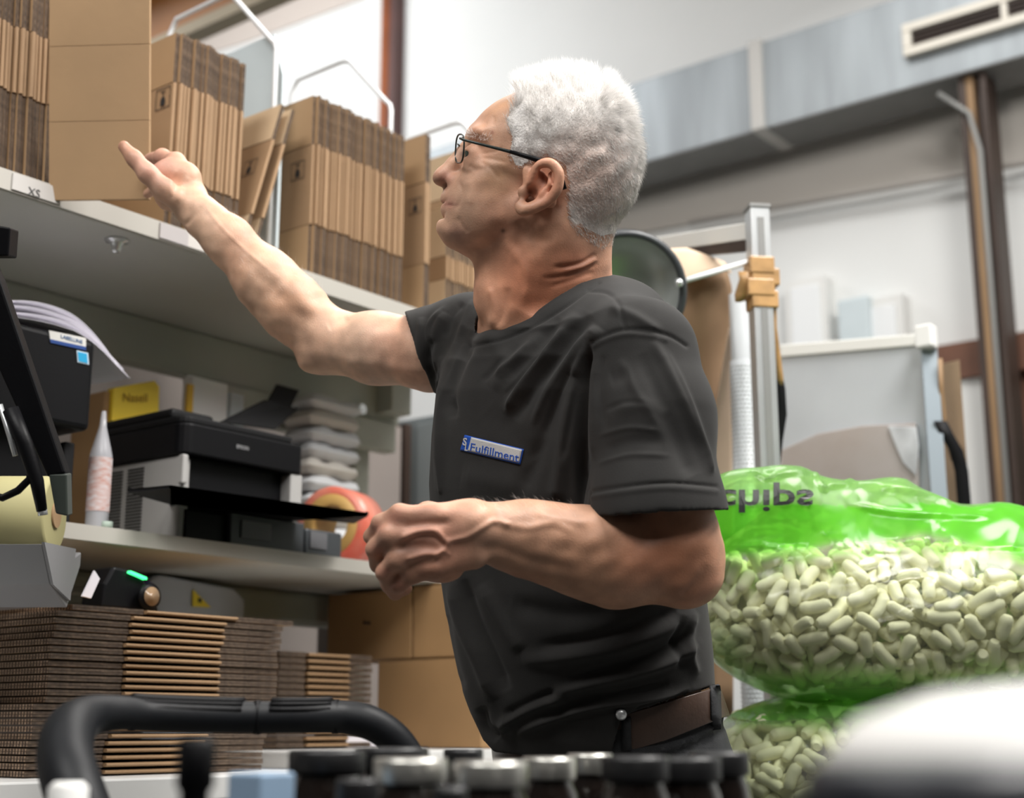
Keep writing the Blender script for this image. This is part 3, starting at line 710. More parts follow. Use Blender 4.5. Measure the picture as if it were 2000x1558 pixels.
S.ell(1036, 376, e0-.013, 12, 15, .010, 30, k=.004, op='s')
S.ell(1060, 345, e0-.018, 6, 20, .0075, 18, k=.003, op='s')
S.ell(1020, 378, e0-.003, 8, 12, .006, 20, k=.010)
S.ell(1052, 365, D0+.080, 36, 48, .008, 24, k=.010)
# torso under the shirt (hidden, ties everything together)
S.loft([(640, 955, 1275, 1.83), (760, 890, 1310, 1.84), (1000, 880, 1320, 1.85), (1250, 915, 1340, 1.86), (1500, 1000, 1400, 1.87)], k=.03)
S.rc((1060, 660, D0+.03, 100), (960, 690, 1.92, 60), k=.03)
S.rc((1070, 700, D0+.04, 78), (1225, 750, 1.74, 46), k=.03)
# right arm (reaching, far side)
S.chain([(905, 680, 1.96, 64), (845, 690, 1.99, 70), (735, 680, 2.03, 67), (655, 668, 2.06, 58)], k=.02)
S.chain([(640, 668, 2.06, 56), (570, 600, 2.07, 60), (520, 548, 2.08, 56), (445, 468, 2.09, 42), (400, 428, 2.10, 36)], k=.025)
S.ell(610, 700, 2.06, 26, 24, .028, 45, k=.02)
# right hand
HDp = 2.13
S.chain([(400, 428, 2.10, 36), (375, 402, 2.11, 38)], k=.015, zs=.9)
S.ell(345, 368, 2.125, 50, 40, .017, 48, k=.015)
S.chain([(365, 405, 2.10, 22), (320, 370, 2.09, 21), (288, 338, 2.085, 18), (263, 311, 2.09, 15), (242, 286, 2.10, 11.5)], k=.008)   # thumb
S.chain([(380, 378, 2.12, 21), (366, 342, 2.125, 20), (343, 316, 2.14, 17), (316, 306, 2.17, 14), (292, 310, 2.20, 11)], k=.010)
S.ell(335, 345, 2.13, 32, 28, .013, 30, k=.012)
S.ell(318, 334, 2.12, 28, 20, .012, 30, k=.012)       # index
S.chain([(368, 362, 2.145, 18), (352, 330, 2.165, 16), (322, 318, 2.20, 13.5), (296, 326, 2.225, 11), (280, 338, 2.235, 10)], k=.005)   # middle
S.chain([(356, 375, 2.16, 17), (334, 350, 2.185, 15), (308, 342, 2.215, 13), (288, 352, 2.235, 10)], k=.005)                             # ring
S.chain([(345, 390, 2.165, 15), (322, 375, 2.19, 13), (302, 370, 2.215, 11), (288, 378, 2.23, 9)], k=.005)                               # little
S.ell(232+8, 279, 2.093, 7, 5, .0016, 45, k=.002)                                                                                        # thumb nail
# left arm (near side)
S.chain([(1262, 740, 1.68, 66), (1300, 900, 1.655, 80), (1322, 1060, 1.64, 80)], k=.03)
S.chain([(1322, 1095, 1.64, 80), (1200, 1092, 1.625, 82), (1120, 1072, 1.61, 72), (1035, 1052, 1.59, 62), (930, 1036, 1.56, 60)], k=.03, zs=.85)
S.ell(1345, 1130, 1.64, 52, 46, .034, 0, k=.03)
S.ell(925, 1020, 1.545, 24, 22, .018, 0, k=.02)
# left hand
w0 = 1.55
S.ell(860, 1046, w0+.004, 92, 64, .019, 6, k=.02)
for (kx, ky, kr, wy, kd) in ((782, 1006, 22, 1000, 0), (762, 1046, 23, 1022, -.004), (776, 1090, 22, 1050, -.002), (806, 1120, 19, 1078, .006)):
    S.chain([(925, wy+12, w0-.004, 20), (850, (wy+ky)/2+6, w0-.010, 19), (kx, ky, w0-.010+kd, kr)], k=.012)
S.chain([(782, 1006, w0-.008, 22), (745, 1022, w0+.000, 18), (727, 1048, w0+.018, 15.5), (740, 1068, w0+.034, 13)], k=.005)
S.chain([(762, 1046, w0-.012, 22), (733, 1072, w0+.000, 18), (738, 1102, w0+.018, 15.5), (762, 1106, w0+.034, 13)], k=.005)
S.chain([(776, 1090, w0-.012, 21), (752, 1117, w0-.002, 17.5), (760, 1142, w0+.014, 15), (785, 1138, w0+.030, 12)], k=.005)
S.chain([(806, 1120, w0-.004, 18), (779, 1141, w0+.003, 15.5), (772, 1158, w0+.014, 12.5), (795, 1150, w0+.028, 11)], k=.005)
S.chain([(895, 1010, w0+.020, 28), (835, 1005, w0+.040, 22), (790, 1020, w0+.052, 18), (758, 1040, w0+.050, 14)], k=.01)   # thumb behind
S.ell(850, 1110, w0+.012, 52, 26, .016, -12, k=.015)
import time as _t; _t0 = _t.time()
hs_ = .0019
V, Q = surface_nets(lambda P, pr: S.ev(P, pr), S, (-.60, -.50, -2.27), (.31, .47, -1.48), hs_)
V = smooth(V, Q, 2); N = vnormals(V, Q)
px_ = cproj(V)
creases = [
 ([(1165, 495), (1140, 512), (1110, 520), (1080, 522)], 5, -.0028), ([(1168, 512), (1140, 528), (1100, 540), (1060, 543)], 5, -.0022), ([(1160, 530), (1120, 545), (1075, 560)], 5, -.0016),
 ([(1165, 503), (1140, 519), (1100, 530)], 5, .0020),
 ([(896, 352), (902, 372), (898, 392), (890, 410)], 4, -.0009), ([(893, 424), (902, 440), (915, 455)], 5, -.0008), ([(912, 352), (920, 375), (915, 400)], 9, .0008), ([(870, 397), (885, 401)], 2.5, -.0008),
 ([(940, 300), (965, 296), (985, 288)], 3, -.0008), ([(940, 308), (968, 312), (990, 318)], 3, -.0008), ([(938, 316), (960, 330), (975, 350)], 4, -.0010),
 ([(915, 322), (930, 330), (950, 326)], 5, -.0012), ([(950, 235), (945, 250), (948, 262)], 4, -.0006), ([(965, 225), (962, 245)], 4, -.0006),
 ([(985, 470), (1010, 500), (1030, 540), (1020, 600)], 10, .0020), ([(955, 560), (965, 600), (960, 640)], 7, .0022), ([(990, 560), (985, 600), (970, 640)], 8, -.0025),
 ([(1010, 430), (1030, 460), (1080, 470)], 12, -.0020), ([(1000, 440), (960, 480), (930, 492)], 10, -.0010),
 # near hand veins and tendons
 ([(790, 1048), (815, 1038), (850, 1036), (870, 1055), (895, 1052), (918, 1045), (945, 1028), (965, 1018), (990, 1024)], 6, .0026, 1), ([(792, 1057), (820, 1048), (850, 1048), (868, 1066)], 5, -.0015, 1),
 ([(800, 1090), (830, 1082), (858, 1080), (875, 1062)], 5, .0020, 1), ([(840, 1100), (862, 1075), (880, 1085)], 4, .0016),
 ([(990, 1024), (1030, 1030), (1080, 1022), (1120, 1040)], 8, .0016), ([(930, 1070), (980, 1075), (1040, 1095), (1120, 1110)], 12, -.0022), ([(1040, 1000), (1100, 1015), (1150, 1022)], 8, .0014),
 ([(785, 1028), (830, 1022), (880, 1020)], 7, -.0020), ([(768, 1070), (810, 1066), (860, 1070)], 8, -.0022), ([(785, 1108), (830, 1098), (870, 1092)], 8, -.0020),
 # far arm
 ([(680, 618), (655, 632), (640, 638)], 9, -.0014), ([(660, 605), (610, 600), (560, 560), (500, 500)], 16, .0016), ([(640, 640), (590, 620), (530, 560), (470, 500)], 14, -.0014),
 ([(560, 640), (520, 590), (470, 530), (430, 480)], 12, .0009), ([(400, 400), (430, 440), (470, 480), (540, 540)], 4, .0008), ([(370, 345), (355, 365), (345, 395)], 6, .0016), ([(345, 330), (335, 355), (335, 385)], 6, .0014), ([(395, 395), (375, 425), (360, 440)], 6, -.0016),
 ([(1290, 1000), (1250, 1050), (1150, 1080), (1050, 1060)], 20, -.0018), ([(1380, 1100), (1360, 1140), (1330, 1165)], 9, -.0015),
]
V = fold(V, N, creases); V += N*(noise3(V, 220, 3)*.00035)[:, None]; N = vnormals(V, Q)
# skin colours, with shade painted into the ear hollows and mouth line
pxv = px_; base = np.array([.58, .33, .22]); col = np.tile(base, (len(V), 1))
def blob(x, y, rx, ry, c, a=1, soft=1.6):
    w_ = np.clip(a*np.exp(-(((pxv[:, 0]-x)/rx)**2+((pxv[:, 1]-y)/ry)**2)*soft), 0, 1)[:, None]; global col
    col = col*(1-w_)+np.array(c)*w_
blob(500, 600, 330, 260, (.62, .40, .28), 1.6, .9)          # paler raised arm
blob(740, 680, 110, 90, (.67, .45, .33), 1.0)
blob(560, 590, 80, 60, (.47, .25, .15), .7); blob(480, 520, 60, 60, (.48, .27, .17), .5)
blob(300, 320, 70, 60, (.55, .29, .22), .9)
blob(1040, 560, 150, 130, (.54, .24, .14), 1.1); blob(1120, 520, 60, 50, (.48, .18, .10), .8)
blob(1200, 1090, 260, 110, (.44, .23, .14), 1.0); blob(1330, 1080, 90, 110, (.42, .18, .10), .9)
blob(830, 1050, 130, 90, (.50, .275, .20), 1.0)
for (kx, ky) in ((735, 1030), (735, 1075), (750, 1118), (778, 1142), (770, 1010)): blob(kx, ky, 22, 18, (.46, .20, .15), .6)
blob(1055, 365, 52, 62, (.52, .215, .13), .9); blob(1034, 376, 10, 11, (.10, .03, .02), 1.0); blob(1060, 346, 5, 18, (.26, .08, .05), .7)  # redder ear, with shade painted into its hollows
blob(868, 348, 26, 22, (.52, .23, .165), .8); blob(876, 398, 18, 16, (.50, .22, .17), .9); blob(985, 205, 50, 40, (.55, .30, .17), .8)
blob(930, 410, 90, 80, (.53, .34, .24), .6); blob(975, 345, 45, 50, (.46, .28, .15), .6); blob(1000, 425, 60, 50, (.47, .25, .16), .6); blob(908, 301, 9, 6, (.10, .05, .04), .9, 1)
blob(982, 451, 4, 4, (.12, .05, .04), .9, 1); blob(961, 259, 4, 3, (.30, .12, .08), .8, 1); blob(878, 399, 14, 2.5, (.22, .08, .06), .8, 1)  # last blob paints shade into the crease between the lips
blob(892, 458, 26, 24, (.50, .27, .20), .8)
col *= (1+noise3(V, 60, 5)*.06+noise3(V, 170, 6)*.05)[:, None]
red_ = np.clip(noise3(V, 45, 12)*.5, 0, 1)[:, None]; col = col*(1-red_*np.array([.0, .16, .20]))
Vw = to_world(V)
np_obj('body', Vw, Q, M_['skin'], man, cols=np.clip(col, 0, 1))
print('body', len(V), _t.time()-_t0)
# eyes
M_['eye'] = mat('eye white', (.55, .50, .47), .12); M_['iris'] = mat('grey green iris', (.05, .06, .05), .1)
def frame_at(x, y, d): return to_world(cp(x, y, d)[None])[0]
Mc = Matrix(((VR[0], VU[0], -VF[0]), (VR[1], VU[1], -VF[1]), (VR[2], VU[2], -VF[2])))
for sg in (1, -1):
    m = MB(); c = frame_at(926, 301, D0-sg*.031); r = .0122
    Rm = Mc.to_4x4() @ Matrix.Rotation(math.radians(-68), 4, 'Y') @ Matrix.Rotation(math.radians(-12), 4, 'X')
    prof = [(r*math.sin(a), r*math.cos(a)) for a in np.linspace(math.pi, .72, 12)]; m.lathe(prof+[(.0001, r*math.cos(.5)+.0001)][:0], c, 20, 0, Rm, caps=False)
    prof = [(r*1.0*math.sin(a), r*math.cos(a)) for a in np.linspace(.72, .01, 6)]; m.lathe(prof, c, 20, 1, Rm, caps=False)
    m.build('eye', [M_['eye'], M_['iris']], man)
# ---------------------------------------------------------------- T-shirt
T = SDF()
T.loft([(655, 925, 1300, 1.835), (700, 872, 1325, 1.84), (760, 848, 1345, 1.845), (850, 838, 1352, 1.85), (950, 833, 1350, 1.855), (1040, 838, 1352, 1.86), (1130, 853, 1364, 1.86), (1250, 873, 1379, 1.865), (1330, 891, 1384, 1.87), (1400, 915, 1390, 1.87), (1480, 950, 1400, 1.875)], k=.02)
T.rc((1085, 655, 1.83, 118), (1250, 690, 1.70, 104), k=.035)
T.rc((1085, 655, 1.83, 112), (1000, 690, 1.90, 100), k=.035)
T.rc((1000, 690, 1.90, 98), (920, 660, 1.96, 84), k=.03)
T.ell(990, 676, 1.805, 62, 42, .05, 0, k=.02)
T.ell(1200, 640, 1.84, 110, 100, .10, 10, k=.04)      # upper back
_n0 = len(T.p)
T.chain([(1250, 690, 1.69, 104), (1275, 820, 1.66, 116), (1280, 1010, 1.63, 132), (1282, 1060, 1.63, 136)], k=.022, zs=.80)     # near sleeve
_n1 = len(T.p)
T.chain([(925, 660, 1.95, 82), (868, 680, 1.985, 82), (790, 688, 2.01, 80)], k=.02)          # far sleeve
nearid = set(map(id, T.p[_n0:_n1])); farid = set(map(id, T.p[_n1:]))
def smin(a, b, k):
    h = np.maximum(k-np.abs(a-b), 0)/k; return np.minimum(a, b)-h*h*k*.25
def hem_near(P):
    d = -P[:, 2]; px = 1000+P[:, 0]/(KD*d); py = 779-P[:, 1]/(KD*d); return px, py
def tshirt_field(P, pr):
    ft = T.ev(P, [p for p in pr if id(p) not in nearid and id(p) not in farid]); fn_ = T.ev(P, [p for p in pr if id(p) in nearid]); ff = T.ev(P, [p for p in pr if id(p) in farid])
    px, py = hem_near(P); q = (KD*-P[:, 2]).astype(np.float32)
    hn = (py-(1008-(px-1145)*.062+((px-1275)/130)**2*4))*q
    hf = (-(px-(790+(py-610)*.36)))*q
    hb = (py-np.interp(px, [900, 948, 965, 1100, 1194, 1216, 1300, 1400], [1420, 1450, 1468, 1485, 1480, 1400, 1372, 1338]))*q
    def opened(f, c): return np.maximum(np.maximum(f, -np.maximum(f+.0045, -(c+.055))), c)
    fn_ = opened(fn_, hn); ff = opened(ff, hf); ft = opened(ft, hb)
    c = cp(1046, 538, 1.815); a = math.radians(-26); ca, sa = math.cos(a), math.sin(a)
    X = P-c; u = X[:, 0]*ca-X[:, 1]*sa; v = X[:, 0]*sa+X[:, 1]*ca; w_ = X[:, 2]
    r = np.array([138, 84])*KD*1.815
    k0 = np.sqrt((u/r[0])**2+(v/r[1])**2+(w_/.098)**2); neck = -(k0-1)*min(r)
    f = smin(smin(ft, ff, .02), fn_, .018)
    f = np.maximum(f, neck)
    cly = np.interp(px, [924, 931, 984, 1022, 1060, 1109, 1150, 1168, 1172], [400, 651, 638, 621, 598, 564, 540, 533, 400])
    return np.maximum(f, np.minimum((cly-py)*q, (P[:, 2]+1.86))).astype(np.float32)
Vt, Qt = surface_nets(tshirt_field, T, (-.25, -.46, -2.12), (.30, .20, -1.52), .0023)
def largest(V, Q):
    lab = np.arange(len(V))
    for _ in range(400):
        m = lab[Q].min(1); new = lab.copy(); np.minimum.at(new, Q.ravel(), np.repeat(m, 4)); new = new[new]
        if (new == lab).all(): break
        lab = new
    u, c = np.unique(lab, return_counts=True); keep = lab == u[c.argmax()]; idx = np.cumsum(keep)-1; q = Q[keep[Q].all(1)]; return V[keep], idx[q]
Vt, Qt = largest(Vt, Qt)
Vt = smooth(Vt, Qt, 2); Nt = vnormals(Vt, Qt)
sh = [
 ([(1155, 660), (1140, 720), (1136, 800), (1136, 900), (1140, 1000)], 9, -.016), ([(1120, 720), (1108, 820), (1092, 930), (1085, 980)], 14, .009),
 ([(1172, 640), (1140, 685), (1118, 735)], 13, .008), ([(1152, 613), (1100, 687), (1048, 750), (1003, 820)], 13, -.006), ([(1128, 612), (1070, 690), (1020, 760), (985, 810)], 12, .006),
 ([(1095, 620), (1040, 690), (985, 740)], 11, -.004), ([(1060, 650), (1000, 710), (960, 760)], 12, .0035),
 ([(1145, 690), (1085, 800), (1045, 900), (1010, 980)], 16, -.006), 
 ([(920, 662), (895, 715), (878, 770), (885, 818)], 10, -.009), ([(897, 668), (868, 725), (860, 785), (858, 860), (860, 965)], 9, .007), ([(905, 690), (888, 735), (874, 790)], 7, .003),
 ([(945, 640), (975, 690), (985, 740)], 14, .003), ([(850, 660), (838, 700), (850, 745)], 9, -.006), ([(870, 610), (850, 660), (862, 720)], 9, .005), ([(826, 620), (822, 680), (838, 730)], 8, .004),
 ([(1160, 671), (1189, 652), (1223, 643), (1264, 645), (1308, 656), (1340, 676)], 4, -.0022, 1), ([(1152, 568), (1186, 572), (1208, 594), (1221, 640)], 4, -.0020, 1), ([(1158, 676), (1190, 661), (1223, 653), (1262, 655), (1300, 664)], 5, .0014, 1),
 ([(1143, 962), (1200, 953), (1301, 943), (1400, 950)], 3.5, -.0018, 1), ([(1143, 972), (1200, 963), (1301, 953), (1400, 960)], 5, .0010, 1),
 ([(1275, 665), (1316, 743), (1358, 836), (1390, 930)], 10, .0055), ([(1250, 690), (1290, 780), (1330, 880), (1352, 930)], 16, -.004), ([(1170, 700), (1160, 800), (1158, 900)], 10, .004),
 ([(1190, 600), (1240, 618), (1290, 650)], 10, .004), ([(1200, 800), (1260, 790), (1310, 810)], 14, .002), ([(1180, 880), (1240, 860), (1300, 865)], 12, -.002), ([(1190, 740), (1230, 730)], 14, -.002),
 ([(1110, 640), (1060, 700), (1010, 762), (990, 800)], 6, .0035), ([(1090, 650), (1035, 715), (985, 775)], 5, -.0028), ([(1140, 650), (1105, 705), (1065, 770), (1040, 830)], 7, .0045), ([(1150, 655), (1118, 715), (1085, 780), (1060, 850)], 6, -.004),
 ([(1040, 668), (1000, 705), (965, 735)], 5, .002), ([(1015, 672), (970, 715), (940, 745)], 6, -.002), ([(1128, 740), (1115, 820), (1100, 900)], 6, -.004), ([(905, 672), (885, 715), (866, 775), (862, 850), (862, 960)], 3, .0016, 1),
 ([(1305, 690), (1350, 790), (1380, 890), (1392, 925)], 5, .003), ([(1180, 690), (1172, 760), (1180, 840)], 7, -.0025), ([(1210, 700), (1240, 760), (1290, 840)], 9, .002), ([(1170, 850), (1230, 835), (1290, 842)], 5, .0015), ([(1165, 905), (1230, 888), (1310, 890)], 5, .0014), ([(1180, 800), (1225, 785), (1265, 790)], 5, -.0014),
 ([(870, 600), (838, 640), (846, 700), (852, 740)], 5, .003), ([(905, 590), (880, 620), (870, 660)], 7, -.003), ([(925, 585), (905, 630), (885, 690)], 6, .003),
 # belly
 ([(975, 1425), (1010, 1395), (1060, 1372), (1110, 1362)], 11, .009), ([(985, 1400), (1040, 1372), (1090, 1350)], 9, -.007), ([(1010, 1432), (1090, 1398), (1180, 1375), (1290, 1362), (1350, 1345)], 10, .008),
 ([(1060, 1402), (1140, 1372), (1230, 1355), (1310, 1335)], 9, -.007), ([(1075, 1355), (1150, 1335), (1230, 1318), (1310, 1292), (1362, 1255)], 11, .009), ([(1110, 1330), (1200, 1305), (1290, 1275), (1350, 1230)], 10, -.007),
 ([(1020, 1290), (1120, 1280), (1220, 1262), (1310, 1225), (1352, 1185)], 14, .008), ([(1050, 1262), (1150, 1250), (1260, 1215), (1320, 1190)], 13, -.005), 
 ([(880, 1135), (900, 1210), (935, 1290), (965, 1370)], 12, .008), ([(905, 1130), (930, 1210), (965, 1290), (990, 1350)], 12, -.007), ([(870, 1200), (885, 1280), (905, 1350)], 9, -.005), ([(940, 1140), (985, 1220), (1020, 1270)], 14, .005),
 ([(1355, 1195), (1345, 1260), (1362, 1320)], 9, .006), ([(1330, 1200), (1318, 1250), (1335, 1310)], 8, -.005), ([(940, 1380), (952, 1420), (975, 1440)], 9, -.006), ([(1240, 1390), (1290, 1375), (1350, 1352)], 7, -.006),
 ([(900, 930), (960, 940), (1040, 960)], 22, .003), ([(950, 800), (1010, 860), (1040, 900)], 22, -.002),
 ([(1000, 1180), (1100, 1200), (1200, 1195)], 20, -.004),
]
Vt = fold(Vt, Nt, sh); Nt = vnormals(Vt, Qt)
# collar rib
Vt = fold(Vt, Nt, [([(918, 676), (984, 662), (1040, 638), (1098, 604), (1150, 566), (1170, 552)], 3, -.0020, 1), ([(928, 664), (984, 649), (1035, 627), (1085, 596), (1135, 558)], 9, .0016, 1)])
Vt += Nt*(noise3(Vt, 26, 9)*.0012)[:, None]
shirt = np_obj('t_shirt', to_world(Vt), Qt, M_['shirt'], man)
print('shirt', len(Vt), _t.time()-_t0)
# chest badge laid onto the shirt
from mathutils.bvhtree import BVHTree
sw = to_world(Vt); bvh = BVHTree.FromPolygons([tuple(v) for v in sw], [tuple(map(int, q)) for q in Qt])
def drape(pts2, lift, b=None):
    out = []
    for x, y in pts2:
        r = VF + VR*(x-1000)/F + VU*(779-y)/F; hit = (b or bvh).ray_cast(Vector(CAM), Vector(r).normalized())
        out.append(np.array(hit[0])-VF*lift if hit[0] is not None else at(x, y, d=1.75))
    return out
def quadgrid(q, nu, nv):   # q: 4 picture corners TL TR BR BL
    q = [np.array(p, float) for p in q]; P = []
    for i in range(nu+1):
        for j in range(nv+1):
            u, v = i/nu, j/nv; P.append((q[0]*(1-u)+q[1]*u)*(1-v)+(q[3]*(1-u)+q[2]*u)*v)
    return P, [(i*(nv+1)+j, (i+1)*(nv+1)+j, (i+1)*(nv+1)+j+1, i*(nv+1)+j+1) for i in range(nu) for j in range(nv)]
def badge(q, nu, nv, lift, name, material, parent, th=.0008):
    P, f = quadgrid(q, nu, nv); m = MB(); m.add(drape(P, lift), f, 0, True); return m.build(name, material, parent, solid=th)
M_['blue'] = mat('embroidered blue thread', (.01, .09, .50), .6, bump=.3, bs=900); M_['thread'] = mat('embroidered white thread', (.62, .62, .62), .6, bump=.3, bs=900)
bq = [(908, 849), (1023, 877), (1016, 907), (899, 879)]
badge(bq, 24, 8, .0012, 'logo_patch', M_['blue'], shirt)
badge([(921, 853.5), (1019.5, 878), (1013.5, 903.5), (914, 880)], 24, 8, .0022, 'patch_field', M_['thread'], shirt)
def text_mesh(s_, material, parent, mapf, name='lettering', thick=0.0005, res=3, off=0):
    """a text outline tessellated to a mesh; mapf sends its 2D points (unit height) into world"""
    cu = bpy.data.curves.new('t', 'FONT'); cu.body = s_; cu.size = 1; cu.resolution_u = res; cu.offset = off; o = bpy.data.objects.new('t', cu); C.objects.link(o)
    dg = bpy.context.evaluated_depsgraph_get(); me = bpy.data.meshes.new_from_object(o.evaluated_get(dg)); bpy.data.objects.remove(o)
    bm = bmesh.new(); bm.from_mesh(me); bmesh.ops.triangulate(bm, faces=bm.faces); bmesh.ops.subdivide_edges(bm, edges=[e for e in bm.edges if e.calc_length() > .25], cuts=2); 
    P = np.array([v.co[:2] for v in bm.verts]); w_ = P[:, 0].max(); P[:, 0] /= w_
    f = [tuple(v.index for v in q.verts) for q in bm.faces]; bm.free()
    m = MB(); m.add(mapf(P), f, 0, False); return m.build(name, material, parent, solid=thick)
def qmap(q, lift, b=None, y0=0., y1=.75):
    q = [np.array(p, float) for p in q]
    def fn(P):
        pts = []
        for u, v in P:
            v = 1-(v-y0)/(y1-y0); pts.append((q[0]*(1-u)+q[1]*u)*(1-v)+(q[3]*(1-u)+q[2]*u)*v)
        return drape(pts, lift, b)
    return fn
text_mesh('Fulfillment', M_['blue'], shirt, qmap([(919, 863), (1014, 884.5), (1012.5, 902), (916.5, 879)], .0030))
text_mesh('S', M_['thread'], shirt, qmap([(905, 853), (913, 855), (911, 870), (903, 868)], .0030), off=.02)
text_mesh('L', M_['thread'], shirt, qmap([(909, 866), (915, 867), (913, 880), (907, 879)], .0030), off=.02)
# ---------------------------------------------------------------- jeans, belt, shoes
J = SDF()
fl = lambda x, y, d: None
hip = to_world(cp(1195, 1450, 1.87)[None])[0]
def wcp(p): q = np.array(p, float)-CAM; return np.array([q@VR, q@VU, -(q@VF)])
def rcw(S_, a, ra, b, rb, k=.03, zs=1.0): S_.p.append(('c', wcp(a), wcp(b), (ra, rb, zs), k, 'u'))
sdir = np.array([VR[0]*.65-cH*.76, VR[1]*.65-sH*.76, 0]); sdir /= np.linalg.norm(sdir); ndir = np.array([-sdir[1], sdir[0], 0]); 
if ndir@VR > 0: ndir = -ndir
J.loft([(1340, 925, 1384, 1.87), (1380, 945, 1398, 1.872), (1430, 962, 1412, 1.875), (1480, 972, 1428, 1.88), (1600, 975, 1450, 1.90)], k=.03)
legs = []
for sg in (1, -1):
    h = hip+sdir*sg*.085; kn = np.array([hip[0], hip[1], .50])+sdir*sg*.10+ndir*.03; an = np.array([hip[0], hip[1], .09])+sdir*sg*.11-ndir*.0
    rcw(J, h-np.array([0, 0, .08]), .098, kn, .066); rcw(J, kn, .066, an, .058); legs.append(an)
def jf(P, pr):
    f = J.ev(P, pr); d = -P[:, 2]; px = 1000+P[:, 0]/(KD*d); py = 779-P[:, 1]/(KD*d); q = KD*d
    top = (np.interp(px, [900, 1210, 1395, 1420], [1470, 1412, 1352, 1340])-py)*q
    wz = CZ+P[:, 1]*VU[2]-P[:, 2]*VF[2]
    return np.maximum(np.maximum(f, top), .085-wz).astype(np.float32)
lo = np.array([-.12, -1.22, -2.30]); 
Vj, Qj = surface_nets(jf, J, (-.16, -1.35, -2.35), (.36, -.30, -1.40), .006)
Vj = smooth(Vj, Qj, 2); Nj = vnormals(Vj, Qj)
jl = [([(1240, 1478), (1320, 1455), (1390, 1420), (1412, 1398)], 5, .004, 1), ([(1245, 1490), (1325, 1468), (1400, 1432), (1418, 1410)], 5, -.004, 1), ([(1000, 1440), (1080, 1455), (1150, 1440)], 16, .008), ([(1040, 1470), (1100, 1450), (1200, 1440)], 12, -.006)]
Vj = fold(Vj, Nj, jl)
jeans = np_obj('jeans', to_world(Vj), Qj, M_['jeans'], man)
# belt loop and seams
jb = BVHTree.FromPolygons([tuple(v) for v in to_world(Vj)], [tuple(map(int, q)) for q in Qj])
# belt: band round the waist following the jeans' top
def ring(rows_y, off, r0, r1, name, material, th, nseg=96, kof=0):
    pass
bm2 = MB(); nseg = 96; vs = []
rowsJ = [(1340, 925, 1384, 1.87), (1380, 945, 1398, 1.872), (1430, 962, 1412, 1.875), (1480, 972, 1428, 1.88), (1600, 975, 1450, 1.90)]
def jrow(yp):
    ys = [r[0] for r in rowsJ]; return [np.interp(yp, ys, [r[i] for r in rowsJ]) for i in (1, 2, 3)]
def waist_pt(a, yp_of_x, grow):
    yp = 1400.
    for _ in range(4):
        xl, xr, d = jrow(yp); cx = ((xl+xr)/2-1000)*KD*d; W = (xr-xl)/2*KD*d+grow
        a_ = math.radians(49); A_ = W/math.sqrt(math.cos(a_)**2+(.72*math.sin(a_))**2); B_ = .72*A_
        u = A_*math.cos(a); w_ = B_*math.sin(a); X = u*math.cos(a_)-w_*math.sin(a_); Z = u*math.sin(a_)+w_*math.cos(a_)
        px = 1000+(cx+X)/(KD*(d-Z)); yp = yp_of_x(px, -Z)
    yv = (779-yp)*KD*(d)     # height keeps the waist level
    return np.array([cx+X, (779-yp)*KD*(d-Z), -d+Z])
def band(ytop, ybot, g0, g1, name, material, parent, label=None):
    V_ = []
    for k in range(nseg):
        a = 2*math.pi*k/nseg
        for (yf, g) in ((ytop, g0), (ytop, g1), (ybot, g1), (ybot, g0)): V_.append(waist_pt(a, yf, g))
    f = []
    for k in range(nseg):
        for j in range(4): f.append((k*4+j, ((k+1) % nseg)*4+j, ((k+1) % nseg)*4+(j+1) % 4, k*4+(j+1) % 4))
    m = MB(); m.add(to_world(np.array(V_)), f, 0, True); return m.build(name, material, parent, label=label, bevel=.001)
ytop = lambda px, z: float(np.interp(px, [900, 1210, 1300, 1385, 1420], [1466, 1398, 1372, 1346, 1336]))
ybot = lambda px, z: float(np.interp(px, [900, 1210, 1300, 1385, 1420], [1530, 1472, 1446, 1412, 1398]))
belt = band(ytop, ybot, .001, .006, 'belt', M_['belt'], man, 'dark brown leather belt')
def loop_at(px):
    pts = []
    q = [(px-9, ytop(px, 0)-4), (px+9, ytop(px, 0)-6), (px+12, ybot(px, 0)+16), (px-6, ybot(px, 0)+18)]
    bb = BVHTree.FromPolygons([v.co+belt.location+man.location for v in belt.data.vertices], [tuple(p.vertices) for p in belt.data.polygons])
    P, f = quadgrid(q, 2, 8); m = MB(); m.add(drape(P, .002, bb), f, 0, True); m.build('belt_loop', M_['jeans'], jeans, solid=.003)
loop_at(1222); loop_at(1396)
# rivet at the pocket
rv = drape([(1213, 1394)], .004)[0]
MB().lathe([(.0001, .004), (.004, .0035), (.0062, .0015), (.0068, 0), (.0068, -.003)], rv, 20, 0, Mc.to_4x4()).build('rivet', M_['alu'], jeans)
# shoes
for i, an in enumerate(legs):
    m = MB(); f = -ndir if False else ndir; s_ = np.cross([0, 0, 1], f)
    prof = []
    for t_, w_, h_ in ((-.09, .030, .07), (-.06, .038, .10), (0, .040, .11), (.06, .042, .085), (.12, .046, .06), (.17, .040, .045), (.195, .022, .03)):
        ringp = []
        for k in range(12):
            a = 2*math.pi*k/12; z = .002+h_/2+h_/2*math.sin(a); ringp.append(np.array([an[0], an[1], 0])+f*t_+s_*w_*math.cos(a)*(1 if math.sin(a) < 0 else .8)+np.array([0, 0, z]))
        prof += ringp
    n_ = len(prof)//12; fs = [(i_*12+k, i_*12+(k+1) % 12, (i_+1)*12+(k+1) % 12, (i_+1)*12+k) for i_ in range(n_-1) for k in range(12)]
    fs += [tuple(range(12))[::-1], tuple((n_-1)*12+k for k in range(12))]
    m.add(prof, fs, 0, True); m.build('shoe', M_['black'], man)
